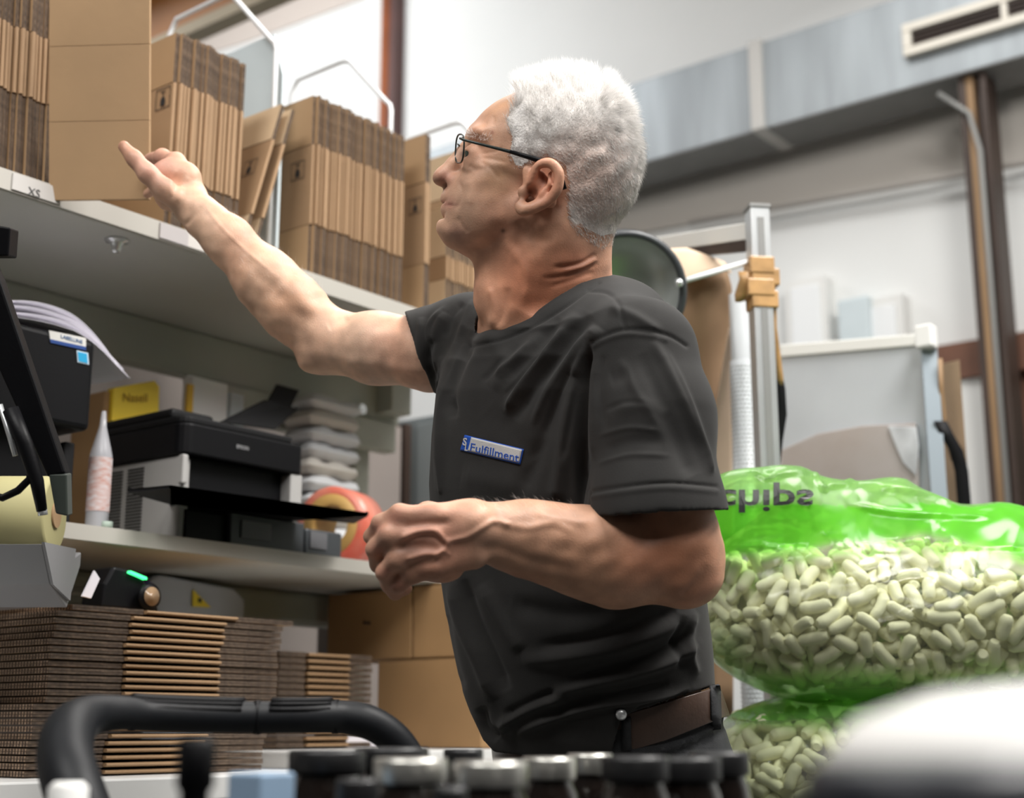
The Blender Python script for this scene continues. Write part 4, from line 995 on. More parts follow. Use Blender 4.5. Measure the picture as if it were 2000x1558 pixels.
# ---------------------------------------------------------------- hair
bodyb = BVHTree.FromPolygons([tuple(v) for v in Vw], [tuple(map(int, q)) for q in Q])
Hs = SDF()   # hair mass region (only used to say where hair grows)
reg_out = [(1016, 190), (988, 232), (999, 272), (992, 305), (1004, 329), (1028, 330), (1044, 318), (1068, 306), (1100, 325), (1108, 360), (1104, 395), (1110, 434), (1134, 461), (1172, 484), (1215, 470), (1275, 330), (1260, 200), (1190, 130), (1060, 100), (1000, 140)]
poly = np.array(reg_out, float)
def inpoly(p, poly):
    x, y = p[:, 0], p[:, 1]; c = np.zeros(len(p), bool); j = len(poly)-1
    for i in range(len(poly)):
        a, b = poly[i], poly[j]; cond = ((a[1] > y) != (b[1] > y)) & (x < (b[0]-a[0])*(y-a[1])/(b[1]-a[1]+1e-12)+a[0]); c ^= cond; j = i
    return c
msk = inpoly(px_, poly) & (V[:, 2] > -1.90) & (V[:, 2] < -1.70)
cand = np.where(msk)[0]
# keep out the ear
ear = np.hypot((px_[cand, 0]-1055)/46, (px_[cand, 1]-365)/56) < 1
cand = cand[~(ear & (V[cand, 2] > -1.735))]
cand = cand[~((V[cand, 2] > -1.719) & (px_[cand, 0] > 1020) & (px_[cand, 0] < 1125) & (px_[cand, 1] > 290) & (px_[cand, 1] < 430))]
r_ = np.random.default_rng(11)
pw = 1-.30*np.clip(1-((px_[cand, 0]-1150)/110)**2-((px_[cand, 1]-345)/120)**2, 0, 1); pick = r_.choice(cand, 62000, p=pw/pw.sum())
v = V[pick]+r_.normal(size=(len(pick), 3))*.0009; n = N[pick]; p = px_[pick]; x, y = p.T
topness = np.clip((n[:, 1]+.15), 0, 1); backness = np.clip((x-1150)/90, 0, 1)*np.clip((470-y)/150, 0, 1)
L = (.0075+.020*topness**1.3+.006*backness)*r_.uniform(.6, 1.15, len(x)); L *= 1-.5*np.clip((y-390)/90, 0, 1); L[(x < 1025) & (y > 215)] *= .6
t_ = np.clip((y-165)/190, 0, 1)[:, None]
g_ = np.array([-.22, .75, 0])*(1-t_)+np.array([.62, -.62, 0])*t_
bk = (x > 1165)[:, None]; g_ = np.where(bk, g_*.5+np.stack([.15-.45*np.clip((y-330)/120, 0, 1), -.25-.6*t_[:, 0], 0*x], 1), g_)
nrm_ = lambda a: a/(np.linalg.norm(a, axis=1)[:, None]+1e-9)
g_ = g_-n*(g_*n).sum(1)[:, None]; lift = (.22+.85*topness+.30*backness)[:, None]
cl_ = np.stack([np.sin(v[:, 0]*330+v[:, 1]*170), np.sin(v[:, 1]*290-v[:, 0]*210+2), np.sin(v[:, 2]*310+v[:, 1]*160)], 1)
d1 = nrm_(n*lift+g_*.8+cl_*.10+r_.normal(size=v.shape)*.15); d2 = nrm_(d1+g_*.6+np.array([0, -.10, 0])+r_.normal(size=v.shape)*.16)
P0 = v-n*.001; P1 = P0+d1*L[:, None]*.55; P2 = P1+d2*L[:, None]*.5
w_ = .00017; sd = nrm_(np.cross(d1, n+r_.normal(size=v.shape)*.8)); sd2 = np.cross(d1, sd)*w_; sd = sd*w_
HV = np.stack([P0-sd, P0+sd, P0+sd2*1.6, P1-sd*.85, P1+sd*.85, P1+sd2*1.3, P2], 1).reshape(-1, 3)
tri = np.array([(0, 1, 4), (0, 4, 3), (1, 2, 5), (1, 5, 4), (2, 0, 3), (2, 3, 5), (3, 4, 6), (4, 5, 6), (5, 3, 6)])
HF = (np.arange(len(pick))*7)[:, None, None]+tri[None]
def hair_mat(name, c, tr, rough=.45):
    m = bpy.data.materials.new(name); m.use_nodes = True; nt = m.node_tree; b = nt.nodes['Principled BSDF']; b.inputs['Base Color'].default_value = (*c, 1); b.inputs['Roughness'].default_value = rough
    t = nt.nodes.new('ShaderNodeBsdfTranslucent'); t.inputs[0].default_value = (*c, 1); x = nt.nodes.new('ShaderNodeMixShader'); x.inputs[0].default_value = tr
    nt.links.new(b.outputs[0], x.inputs[1]); nt.links.new(t.outputs[0], x.inputs[2]); nt.links.new(x.outputs[0], nt.nodes['Material Output'].inputs[0]); return m
M_['hair'] = hair_mat('white grey hair', (.97, .95, .93), .50)
o = np_obj('hair', to_world(HV), HF.reshape(-1, 3), M_['hair'], man, label='short thick white hair'); o['kind'] = 'stuff'
# scalp undercoat: a thin pale shell so skin reads through only a little
sel = np.zeros(len(V), bool); sel[cand] = True; qs = Q[sel[Q].all(1)]; us, inv = np.unique(qs.ravel(), return_inverse=True)
tp = np.clip((N[us, 1]+.15), 0, 1)*.011+.0010+.003*np.clip((px_[us, 0]-1150)/90, 0, 1)*np.clip((470-px_[us, 1])/150, 0, 1)
edge = np.clip(poly_dist(px_[us], reg_out+[reg_out[0]])/(16+40*np.clip((px_[us, 1]-380)/80, 0, 1)), 0, 1)
tp = tp*edge*.8-.0005*(1-edge)
U = V[us]+N[us]*(tp*(1+.15*noise3(V[us], 300, 2)))[:, None]
sidew = np.clip(1-((px_[us, 0]-1150)/110)**2-((px_[us, 1]-345)/120)**2, 0, 1)[:, None]
ucol = np.array([.88, .84, .81])*(1-sidew)+np.array([.70, .54, .47])*sidew
np_obj('hair_undercoat', to_world(U), inv.reshape(-1, 4), vcol_mat('pale undercoat', .9, 0, .8, 400, .12, .2), man, cols=ucol)
# arm hair, brows, sideburn stubble: few fine strands
hv = []; hf2 = []
def strands(cand_, n_, L, g_, lift, w_, seed):
    r2 = np.random.default_rng(seed)
    for i in r2.choice(cand_, n_):
        v = V[i]; nn = N[i]; g3 = g_-nn*(g_@nn); d1 = nn*lift+g3+r2.normal(size=3)*.25; d1 /= np.linalg.norm(d1); l = L*r2.uniform(.6, 1.2)
        sd = np.cross(d1, r2.normal(size=3)); sd /= np.linalg.norm(sd); b = len(hv); P1 = v+d1*l*.6; P2 = P1+(d1+g3*.6)*l*.4
        hv.extend([v-sd*w_, v+sd*w_, P1+sd*w_*.7, P1-sd*w_*.7, P2]); hf2.extend([(b, b+1, b+2, b+3), (b+3, b+2, b+4)])
P_ = px_
brow = np.where((np.abs(P_[:, 0]-938) < 24) & (np.abs(P_[:, 1]-(266-(938-P_[:, 0])*.25)) < 7) & (V[:, 2] > -1.80))[0]
if len(brow): strands(brow, 130, .0065, np.array([.5, .5, 0]), .7, .00018, 1)
fa = np.where((P_[:, 0] > 930) & (P_[:, 0] < 1130) & (P_[:, 1] < 1030) & (P_[:, 1] > 960) & (V[:, 2] > -1.70))[0]
strands(fa, 220, .010, np.array([-.6, .2, 0]), .4, .00006, 2)
fb = np.where((P_[:, 0] > 430) & (P_[:, 0] < 640) & (P_[:, 1] < 620) & (V[:, 2] < -1.9) & (N[:, 1] > .1))[0]
strands(fb, 300, .010, np.array([-.3, .5, 0]), .4, .00006, 3)
me = bpy.data.meshes.new('body_hair'); me.from_pydata((to_world(np.array(hv))-np.array(man.location)).tolist(), [], hf2); me.materials.append(M_['hair'])
o = bpy.data.objects.new('body_hair', me); C.objects.link(o); o.parent = man; o['kind'] = 'stuff'
# ---------------------------------------------------------------- glasses
gl = thing('glasses', 'thin dark metal glasses worn by the man, arm hooked over his ear', 'glasses', frame_at(905, 290, D0-.03))
M_['gm'] = mat('dark gunmetal', (.035, .045, .042), .3, metal=.5)
def lensloop(sg):
    P = []
    for k in range(36):
        a = 2*math.pi*k/36; c_, s_ = math.cos(a), math.sin(a); r4 = (abs(c_)**3.+abs(s_)**3.)**(-1/3.)
        off = (.032+c_*r4*.0235); yv = 290-s_*r4*28; P.append(frame_at(890+(22 if sg < 0 else 0)+(c_*r4+1)*8-(yv-290)*.06, yv, D0-sg*off))
    return P
for sg in (1, -1):
    L_ = lensloop(sg); MB().tube(L_, .0011, 8, closed=True).build('rim', M_['gm'], gl)
    MB().add(L_, [tuple(range(len(L_)))]).build('lens', mat('clear spectacle lens', (.9, .93, .93), .05, alpha=.08), gl)
    MB().tube([frame_at(904, 268, D0-sg*.056), frame_at(899, 270, D0-sg*.063), frame_at(905, 273, D0-sg*.071), frame_at(948, 284, D0-sg*.0755), frame_at(996, 296, D0-sg*.0785), frame_at(1034, 307, D0-sg*.084)], [.0014, .0016, .0016, .0018, .0023, .0029], 8).build('temple', M_['gm'], gl)
    MB().tube([frame_at(996, 296, D0-sg*.0785), frame_at(1034, 307, D0-sg*.085), frame_at(1056, 314, D0-sg*.088), frame_at(1084, 328, D0-sg*.084), frame_at(1096, 346, D0-sg*.083), frame_at(1103, 369, D0-sg*.084)], [.0024, .0031, .0034, .0034, .0032, .0028], 8).build('ear_tip', M_['black'], gl)
MB().tube([frame_at(897, 284, D0-.009), frame_at(894, 281, D0), frame_at(897, 284, D0+.009)], .0011, 8).build('bridge', M_['gm'], gl)
print('man done', _t.time()-_t0)
# ---------------------------------------------------------------- bench and what stands on it
bn = thing('workbench', 'white topped workbench under the shelving', 'workbench', (1.8, 2.0, 0))
MB().box((.2, 1.70, ZB-.035), (2.97, 2.33, ZB)).build('worktop', M_['bench'], bn, bevel=.003)
for x_, y_ in ((.25, 1.75), (2.88, 1.75), (.25, 2.25), (2.88, 2.25)): MB().box((x_, y_, 0), (x_+.05, y_+.05, ZB-.035)).build('leg', M_['steelp'], bn)
YP = 1.80
def lying(px0, px1, pyt, pyb, n, flf, D, Yp, zb, lab, grp, face='kraft', shifts=None):
    x0 = at(px0, pyb, Y=Yp)[0]; x1 = at(px1, pyb, Y=Yp)[0]; zt_ = at(px0, pyt, Y=Yp)[2]; H = x1-x0; T = (zt_-zb-.001)/n; out = []
    for k in range(n):
        sx_ = shifts(k, n) if shifts else 0
        Mx = Matrix(((0, 0, -1, x1+sx_+rng.uniform(-.0015, .0015)), (0, 1, 0, Yp+rng.uniform(0, .004)), (1, 0, 0, zb+.0008+k*T), (0, 0, 0, 1)))
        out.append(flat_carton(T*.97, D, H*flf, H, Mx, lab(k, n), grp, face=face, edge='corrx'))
    return out, zt_, x0, x1
P1, zP1, xa1, xb1 = lying(92, 545, 1172, 1512, 24, .29, .36, YP, ZB, lambda k, n: ORD[n-1-k]+' flat box from the top in the large pile lying on the bench', 'flat cartons in the large lying pile',
    shifts=lambda k, n: (.030 if k == n-1 else .004 if k > n-5 else .0 if k > 18 else -.004 if k > 9 else -.022 if k > 4 else -.030))
tr = tag(MB().box((xb1+.06, 1.76, ZB), (2.94, 2.32, ZB+.030)).build('white_board', M_['bench'], bevel=.004), 'white board lying on the bench under the small pile and the brown cartons', 'board')
ZT = ZB+.031
P2, zP2, xa2, xb2 = lying(547, 730, 1268, 1452, 15, .27, .24, 1.98, ZT, lambda k, n: ORD[n-1-k]+' flat box from the top in the small lying pile right of the large one', 'flat cartons in the small lying pile', face='kraftl')
def carton(y0, y1, z0_, z1_, lab, X0=2.17, X1=2.50, mark=False):
    t = thing('carton', lab, 'cardboard box', ((X0+X1)/2, (y0+y1)/2, z0_))
    MB().box((X0, y0, z0_), (X1, y1, z1_-.004)).build('body', M_['kraftw'], t, bevel=.003)
    ym_ = (y0+y1)/2
    for a, b in ((y0, ym_-.001), (ym_+.001, y1)): MB().box((X0+.001, a, z1_-.004), (X1-.001, b, z1_)).build('flap', M_['kraftw'], t)
    if mark: MB().tube([(X0-.0003, ym_+.012, z0_+(z1_-z0_)*.55), (X0-.0003, ym_-.006, z0_+(z1_-z0_)*.55-.002)], .003, 8).build('hand_hole', M_['brown'], t)
    return t
zc = at(700, 1290, X=2.17)[2]
carton(at(805, 1200, X=2.17)[1]+.002, at(640, 1200, X=2.17)[1], zc+.001, 1.226, 'brown carton standing upper left behind the man\'s wrist, with a small dark hole', mark=True)
carton(at(805, 1200, X=2.17)[1]-.27, at(805, 1200, X=2.17)[1]-.002, zc+.001, 1.230, 'brown carton beside it, half hidden behind the man\'s T-shirt')
carton(1.77, at(738, 1300, X=2.17)[1], ZT, zc-.002, 'large brown carton at the bottom carrying the two upper cartons')
a = at(655, 1455, Y=2.02); tag(MB().box((a[0], 1.99, ZT), (a[0]+.12, 2.17, ZT+.022)).build('booklet', M_['paper'], bevel=.001), 'white printed booklet lying right of the small pile of flat boxes', 'booklet')
# ---- things on / behind the large pile
zt1 = zP1+.001
sc_ = thing('barcode_scanner', 'black handheld scanner with green light lying on the large pile', 'scanner', at(235, 1165, Y=1.9)*np.array([1, 1, 0])+np.array([0, 0, zt1]))
q0 = at(183, 1160, Y=1.88); q1 = at(300, 1160, Y=1.88); zs_ = at(230, 1113, Y=1.88)[2]
m = MB(); m.prism([(q0[0], 1.86, zt1), (q1[0]-.002, 1.86, zt1), (q1[0]-.012, 1.86, zt1+(zs_-zt1)*.55), (q0[0]+.055, 1.86, zs_), (q0[0]+.02, 1.86, zs_+.003), (q0[0]+.004, 1.86, zt1+(zs_-zt1)*.6)], (0, .055, 0)).build('body', M_['black'], sc_, bevel=.005)
MB().prism([(q0[0]+.045, 1.852, zs_-.006), (q0[0]+.078, 1.852, zs_-.014), (q0[0]+.078, 1.852, zs_-.0105), (q0[0]+.046, 1.852, zs_-.0025)], (0, .01, 0)).build('status_light', mat('green status light', (.05, 1.0, .25), emit=2.2), sc_)
c = np.array([q1[0]-.035, 1.853, zt1+.022]); MB().lathe([(.017, 0), (.020, -.004), (.021, -.010), (.014, -.012), (.001, -.012)], c, 24, 0, Matrix.Rotation(math.radians(-90), 4, 'X')).build('window_rim', M_['black'], sc_)
MB().lathe([(.001, -.010), (.014, -.010), (.015, -.011)], c-np.array([0, .003, 0]), 24, 0, Matrix.Rotation(math.radians(-90), 4, 'X')).build('window_lens', mat('amber scanner glass', (.30, .20, .12), .08, coat=.5), sc_)
tag(MB().prism([at(161, 1164, Y=1.85), at(178, 1168, Y=1.85), at(195, 1130, Y=1.85), at(185, 1114, Y=1.85)], (0, .004, 0)).build('paper_tag', M_['paper']), 'white paper tag stuck up at the left of the scanner', 'tag')
q = at(386, 1180, Y=2.17); zg = at(386, 1142, Y=2.17)[2]
gd = thing('grey_device', 'blue grey slanted metal device behind the large pile', 'machine', (q[0], 2.24, ZB))
xg0 = at(292, 1160, Y=2.17)[0]; xg1 = at(478, 1180, Y=2.17)[0]
MB().prism([(xg0, 2.17, ZB+.001), (xg1, 2.17, ZB+.001), (xg1, 2.17, zg-.02), (xg1-.03, 2.17, zg), (xg0+.02, 2.17, zg+.012), (xg0, 2.17, zg)], (0, .06, 0)).build('housing', mat('blue grey metal', (.50, .53, .60), .5), gd, bevel=.004)
MB().prism([at(286, 1166, Y=2.165), at(312, 1166, Y=2.165), at(297, 1138, Y=2.165), at(286, 1136, Y=2.165)], (0, .004, 0)).build('blue_corner', mat('blue label', (.01, .03, .42), .4), gd)
w3_ = [at(377, 1184, Y=2.164), at(412, 1186, Y=2.164), at(378, 1152, Y=2.164)]
sgn = MB().prism(w3_, (0, .004, 0)).build('warning_triangle', mat('warning yellow', (.95, .74, .06), .5), gd)
cc = at(391, 1172, Y=2.162); MB().prism([cc+np.array([math.cos(k*math.pi/4)*(.006 if k % 2 else .003), 0, math.sin(k*math.pi/4)*(.006 if k % 2 else .003)]) for k in range(8)], (0, .002, 0)).build('symbol', ink, sgn)
tag(MB().grid(lambda u, v: at(12+u*158, 1160-v*(8+36*math.sin(min(1, u*1.3+.1)*math.pi*.75)), Y=2.2+.05*math.sin(v*2)), 16, 8).build('plastic_sheet', mat('crumpled grey poly', (.55, .56, .53), .5), solid=.003), 'pale grey plastic wrap behind the large pile at far left', 'wrap')

# ---------------------------------------------------------------- middle shelf
ZM1 = ZM+.001
YF = 1.93
pr = thing('printer', 'black inkjet printer with white lower sides on the middle shelf', 'printer', (1.72, 2.05, ZM))
px0 = at(358, 850, Y=YF)[0]; px1 = at(597, 890, Y=YF)[0]; pzt = at(358, 808, Y=YF)[2]; pzm = at(358, 884, Y=YF)[2]; pyb = 2.18
m = MB(); rr = .022
prof = [(px0, pyb), (px0, YF+rr)]+[(px0+rr-rr*math.cos(a), YF+rr-rr*math.sin(a)) for a in (.4, .8, 1.2)]+[(px0+rr, YF), (px1-.012, YF), (px1, YF+.012), (px1, pyb)]
m.prism([(x, y, pzm) for x, y in prof], (0, 0, pzt-pzm-.012)).build('scanner_unit', M_['black'], pr, bevel=.004)
m = MB(); m.prism([(x+(.004 if x < 1.7 else -.02), y+.006, pzt-.012) for x, y in prof], (0, 0, .014)).build('lid', M_['blackm'], pr, bevel=.004)
MB().box((px0+.012, YF+.05, pzt), (px0+.11, pyb, pzt+.022)).build('feeder_cover', M_['blackm'], pr, bevel=.008)
wl = mat('grey white printer plastic', (.42, .41, .40), .5)
xr1 = at(358, 960, Y=YF)[0]
MB().box((px0+.006, YF+.012, ZM1), (px0+.03, pyb-.01, pzm)).build('side_panel', wl, pr, bevel=.006)
for k in range(22):
    z_ = ZM+.012+k*.0058
    if z_ < pzm-.01:
        for y_ in (2.04, 2.10): MB().box((px0+.0045, y_, z_), (px0+.0065, y_+.045, z_+.0028)).build('vent_slot', M_['black'], pr)
MB().box((px0+.006, YF+.004, pzm-.052), (px0+.018, YF+.02, pzm)).build('front_corner', wl, pr, bevel=.003)
MB().box((px1-.032, YF+.004, pzm-.060), (px1-.002, pyb-.01, pzm)).build('side_panel', wl, pr, bevel=.003)
MB().box((px0+.03, YF+.03, ZM1), (px1-.032, pyb-.01, pzm)).build('inner_body', M_['black'], pr)
MB().box((px0+.02, YF+.008, ZM1), (px0+.11, YF+.10, ZM+.055)).build('ink_tank', M_['black'], pr, bevel=.003)
MB().box((px1-.034, YF+.02, ZM1), (px1-.006, pyb-.02, pzm-.06)).build('foot_block', M_['black'], pr, bevel=.003)
ta = [at(252, 962, Y=YF-.17), at(392, 950, Y=YF+.02), at(715, 1006, Y=YF+.01), at(690, 1022, Y=YF-.09), at(400, 985, Y=YF-.15)]
zt_ = ZM+.075
zt_ = 1.322
tp_ = [tuple(at(x, y, Z=zt_)[:2]) for x, y in ((252, 962), (330, 955))]+[(px0+.01, YF+.04), (px1-.035, YF+.04)]+[tuple(at(x, y, Z=zt_)[:2]) for x, y in ((716, 1008), (690, 1022), (560, 1004), (330, 984))]
m = MB(); m.prism([(x, y, zt_) for x, y in tp_], (0, 0, .006)).build('paper_tray', M_['blackm'], pr, bevel=.002)
rim_ = tp_[4:]+[tp_[0]]; m = MB(); m.tube([(x, y, zt_+.005) for x, y in rim_], .004, 8).build('tray_rim', M_['blackm'], pr)
# rear feeder
b1 = at(470, 800, Y=2.12); 
MB().prism([at(432, 824, Y=2.10), at(540, 838, Y=2.10), at(585, 797, Y=2.14), at(560, 792, Y=2.14), at(520, 780, Y=2.13)], (0, .012, 0)).build('rear_feeder', M_['blackm'], pr, bevel=.002)
MB().prism([at(523, 786, Y=2.145), at(568, 797, Y=2.145), at(585, 762, Y=2.16), at(542, 750, Y=2.16)], (0, .006, 0)).build('feeder_extension', M_['blackm'], pr, bevel=.001)
qn = at(474, 874, Y=YF-.001); text('EPSON', .0095, qn, (1, 0, 0), (0, 0, 1), mat('silver print', (.35, .35, .36), .4), pr)
# dark device at right below the tray
dx0 = at(462, 1050, Y=1.925)[0]; dx1 = at(668, 1060, Y=1.925)[0]
dv = thing('dark_device', 'low dark grey device with two pale panels under the printer tray', 'device', ((dx0+dx1)/2, 1.93, ZM))
MB().box((px1+.002, 1.925, ZM1), (dx1, 1.985, ZM+.05)).build('housing', mat('dark slate plastic', (.045, .05, .056), .45), dv, bevel=.004)
MB().box((px1+.012, 1.922, ZM+.014), (px1+.055, 1.926, ZM+.045)).build('panel', mat('grey panel', (.12, .12, .13), .5), dv)
MB().box((px0+.112, 1.926, ZM1), (px1-.001, 1.938, ZM+.058)).build('front_cover', mat('dark slate cover', (.045, .05, .056), .45), pr, bevel=.002)
MB().box((px0+.135, 1.923, ZM+.016), (px0+.205, 1.926, ZM+.047)).build('panel', mat('grey panel', (.12, .12, .13), .5), pr)
# label printer with stickers, papers on top
lx1 = at(186, 700, Y=1.92)[0]; lz1 = at(183, 665, Y=1.92)[2]; lz0 = at(190, 845, Y=1.92)[2]
lp = thing('label_printer', 'tall black label printer with a sticker and a blue square under the shelf', 'printer', (lx1-.1, 2.03, ZM))
MB().box((lx1-.24, 1.92, lz0), (lx1, 2.16, lz1)).build('body', M_['black'], lp, bevel=.010, seg=3)
MB().box((lx1-.22, 1.97, ZM1), (lx1-.030, 2.14, lz0+.005)).build('base', M_['black'], lp, bevel=.006)
MB().box((lx1-.022, 1.955, ZM1), (lx1-.002, 2.05, lz0-.015)).build('side_foot', M_['blackm'], lp, bevel=.003)
def onplane(L, Y): return [at(x, y, Y=Y) for x, y in L]
st = MB().prism(onplane([(96, 645), (168, 660), (168, 684), (99, 668)], 1.9185), (0, .0012, 0)).build('sticker', mat('off white sticker', (.62, .61, .58), .4), lp)
MB().prism(onplane([(98, 662), (168, 677), (168, 684), (99, 669)], 1.9180), (0, .0006, 0)).build('sticker_band', mat('deep blue print', (.01, .05, .22), .4), st)
q = at(140, 662.5, Y=1.9178); text('LABELLINE', .0088, q, (1, 0, -.03), (0, 0, 1), mat('blue print', (.02, .10, .26), .5), st)
MB().prism(onplane([(150, 684), (172, 689), (174, 712), (152, 707)], 1.9184), (0, .001, 0)).build('blue_sticker', mat('white rim sticker', (.55, .66, .75), .4), lp)
MB().prism(onplane([(152, 686.5), (170, 690.5), (171.5, 709.5), (154, 705)], 1.9176), (0, .001, 0)).build('blue_square', mat('cyan blue square', (.01, .30, .55), .4), lp)
pp = thing('paper_sheets', 'loose curling white paper sheets lying on the black label printer', 'paper', (lx1-.06, 2.0, lz1))
def sheet(k, dx, dz):
    def fn(u, v):
        s_ = u; x = lx1-.20+dx+s_*.30; over = max(0, x-(lx1-.02)); z = lz1+.006+dz+.016*math.sin(min(1, s_*1.1)*math.pi)*(1+.4*k)-over*over*2.4-(.01*(1-v)*over*8)
        return (x-over*.05, 1.955+v*.19+k*.004, z)
    MB().grid(fn, 20, 8).build('sheet', M_['paper'], pp, solid=.0006)
for k in range(4): sheet(k, -.004*k+.01*(k % 2), .005*k)
# squeeze bottle
q = at(190, 1000, Y=1.955); zb_ = ZM1; rb_ = .0185
bt = thing('squeeze_bottle', 'clear squeeze bottle with pale red printed label between label printer and printer', 'bottle', (q[0], q[1], zb_))
zt2 = at(188, 800, Y=1.955)[2]; hb_ = zt2-zb_
MB().lathe([(.001, 0), (rb_*.95, 0), (rb_, .006), (rb_, hb_*.62), (rb_*.85, hb_*.68), (rb_*.35, hb_*.86), (rb_*.2, hb_), (.001, hb_)], (q[0], q[1], zb_), 28).build('body', mat('milky clear plastic', (.60, .60, .64), .2, alpha=.55), bt)
MB().lathe([(rb_+.0006, hb_*.15), (rb_+.0006, hb_*.60)], (q[0], q[1], zb_), 28, caps=False).build('label', mat('label with faded red print', (.50, .46, .47), .5, var=.4, vs=60, col2=(.48, .27, .23), stretch=(1, 1, 2.5)), bt)
MB().lathe([(rb_*.5, -.0), (rb_*.5, .012), (.001, .012)], (q[0]+.006, q[1]-.02, zb_+.001), 16).build('cap', mat('pale green cap', (.45, .55, .47), .3, alpha=.8), bt)
# boxes behind
def simple_box(name, lab, cat, p0, p1, py, Yp, D, material, parent=None, zbase=ZM1):
    x0 = at(p0, py, Y=Yp)[0]; x1 = at(p1, py, Y=Yp)[0]; z1_ = at(p0, py, Y=Yp)[2]
    o = MB().box((x0, Yp, zbase), (x1, Yp+D, z1_)).build(name, material, bevel=.003); return tag(o, lab, cat)
def yl(X0_, X1_, px): return at(px, 780, X=X0_)[1]
o = simple_box('brown_parcel', 'small brown parcel behind the printer at the left of the yellow pack', 'parcel', 205, 232, 762, 2.215, .1, M_['kraftw'])
yb_ = thing('yellow_pack', 'bright yellow printed pack standing behind the printer', 'pack', at(270, 780, Y=2.205)*np.array([1, 1, 0])+np.array([0, 0, ZM]))
qa, qb, qc, qd = [at(x, y, Y=2.205) for x, y in ((222, 757), (303, 743), (318, 790), (226, 800))]
MB().prism([np.array([qa[0], 2.205, ZM1]), np.array([qc[0], 2.205, ZM1]), qb+np.array([.012, 0, -.01]), qb, qa], (0, .02, 0)).build('body', mat('yellow card', (.85, .60, .03), .5), yb_, bevel=.002)
text('Nasell', .024, at(264, 777, Y=2.203), (1, 0, .16), (0, 0, 1), mat('brown print', (.36, .20, .01), .6), yb_)
wb = thing('white_parcel', 'white carton with a yellow stripe behind the black printer', 'parcel', at(405, 780, Y=2.205)*np.array([1, 1, 0])+np.array([0, 0, ZM]))
x0 = at(374, 760, Y=2.205)[0]; x1 = at(446, 760, Y=2.205)[0]; z1_ = at(400, 738, Y=2.205)[2]
MB().box((x0, 2.205, ZM1), (x1, 2.235, z1_)).build('body', M_['white'], wb, bevel=.004)
MB().box((x0-.010, 2.203, ZM1), (x0+.004, 2.210, z1_-.02)).build('stripe', mat('yellow tape', (.75, .45, .02), .5), wb)
o = simple_box('pale_blue_parcel', 'pale blue grey parcel right of the white carton', 'parcel', 452, 478, 765, 2.22, .05, M_['panel'])
# stack of white poly mailers
M_['poly'] = mat('white poly film', (.58, .59, .61), .4)
pg = 'white poly mailers at the back of the middle shelf'
x0 = at(592, 900, Y=2.20)[0]; x1 = at(694, 900, Y=2.20)[0]; zz = ZM1; k = 0
zt3 = at(640, 775, Y=2.2)[2]; n_ = 11; th = (zt3-ZM1)/n_
for k in range(n_):
    cx = (x0+x1)/2+rng.uniform(-.006, .006); kk1, kk2 = rng.uniform(3, 14, 2)
    def fn(u, v, s_, cx=cx, k=k):
        e = (1-abs(2*u-1)**8)**.5*(1-abs(2*v-1)**8)**.5
        return (cx+(u-.5)*(x1-x0), 2.18+v*.095, ZM1+(k+.5)*th+s_*th*.47*e+.0035*math.sin(u*kk1+k*2+v*5)*e*(1 if s_ > 0 else .4)+.0015*math.sin(u*kk2*2+k)*e)
    m = MB(); m.grid(lambda u, v: fn(u, v, 1), 16, 12); m.grid(lambda u, v: fn(u, v, -1), 16, 12)
    tag(m.build('poly_mailer', M_['poly'] if k % 3 else mat('pale beige poly', (.52, .49, .45), .45)), ORD[n_-1-k]+' white poly mailer from the top of the pile right of the printer', 'mailer', pg)
# tape roll
c = np.array([at(652, 1018, Y=1.99)[0], 2.00, ZM+.0775])
tpz = thing('tape_roll', 'roll of red tape with a yellow brown core, just left of the man\'s hand', 'tape', c-np.array([0, 0, .0775]))
RY = Matrix.Rotation(math.radians(90), 4, 'Y') ; RY = Matrix.Rotation(math.radians(14), 4, 'Z') @ RY
def ringp(r0, r1, h0, h1): return [(r0, h0), (r1, h0), (r1, h1), (r0, h1), (r0, h0)]
MB().lathe(ringp(.060, .0765, 0, .085), c, 48, 0, RY, caps=False).build('tape', mat('red tape', (.62, .085, .05), .35, var=.3, vs=14, col2=(.70, .28, .2)), tpz)
MB().lathe(ringp(.040, .0615, -.001, .086), c, 48, 0, RY, caps=False).build('core', mat('yellow brown core', (.50, .30, .09), .6), tpz)
# yellow roll in grey tray at left
r0_ = at(108, 1006, d=2.0); ax = np.array([-1.0, .0, .0]); ax = (at(-150, 1000, d=1.86)-r0_); 
yr = thing('yellow_paper_roll', 'roll of pale yellow paper lying in a grey tray at the left edge', 'paper roll', (r0_[0], r0_[1], r0_[2]-.056))
Zr = r0_[2]
AX = -VR; BX = np.array([cH, sH, 0]); MB().tube([r0_-VR*-.0, r0_+AX*.003, r0_+AX*.17], [.050, .055, .055], 48).build('paper', mat('pale yellow paper', (.42, .385, .19), .7), yr)
MB().tube([r0_-AX*.003, r0_+AX*.002], .018, 24).build('core', M_['kraft'], yr)
ty = thing('grey_tray', 'grey plastic tray holding the yellow paper roll', 'tray', (r0_[0]-.1, r0_[1], Zr-.13))
gm = mat('grey plastic tray', (.24, .24, .25), .5)
yy_ = r0_[1]
def T_(b, z): return r0_-AX*.010+BX*b+np.array([0, 0, z])
MB().prism([T_(-.075, -.050), T_(-.067, -.050), T_(-.025, -.062), T_(.05, -.058), T_(.10, -.04), T_(.10, -.06), T_(.05, -.125), T_(-.03, -.100)], AX*.19).build('trough', gm, ty, bevel=.002)
MB().prism([T_(-.080, -.048), T_(.06, -.04), T_(.05, -.115), T_(-.03, -.100)], -AX*.004).build('end_plate', gm, ty)
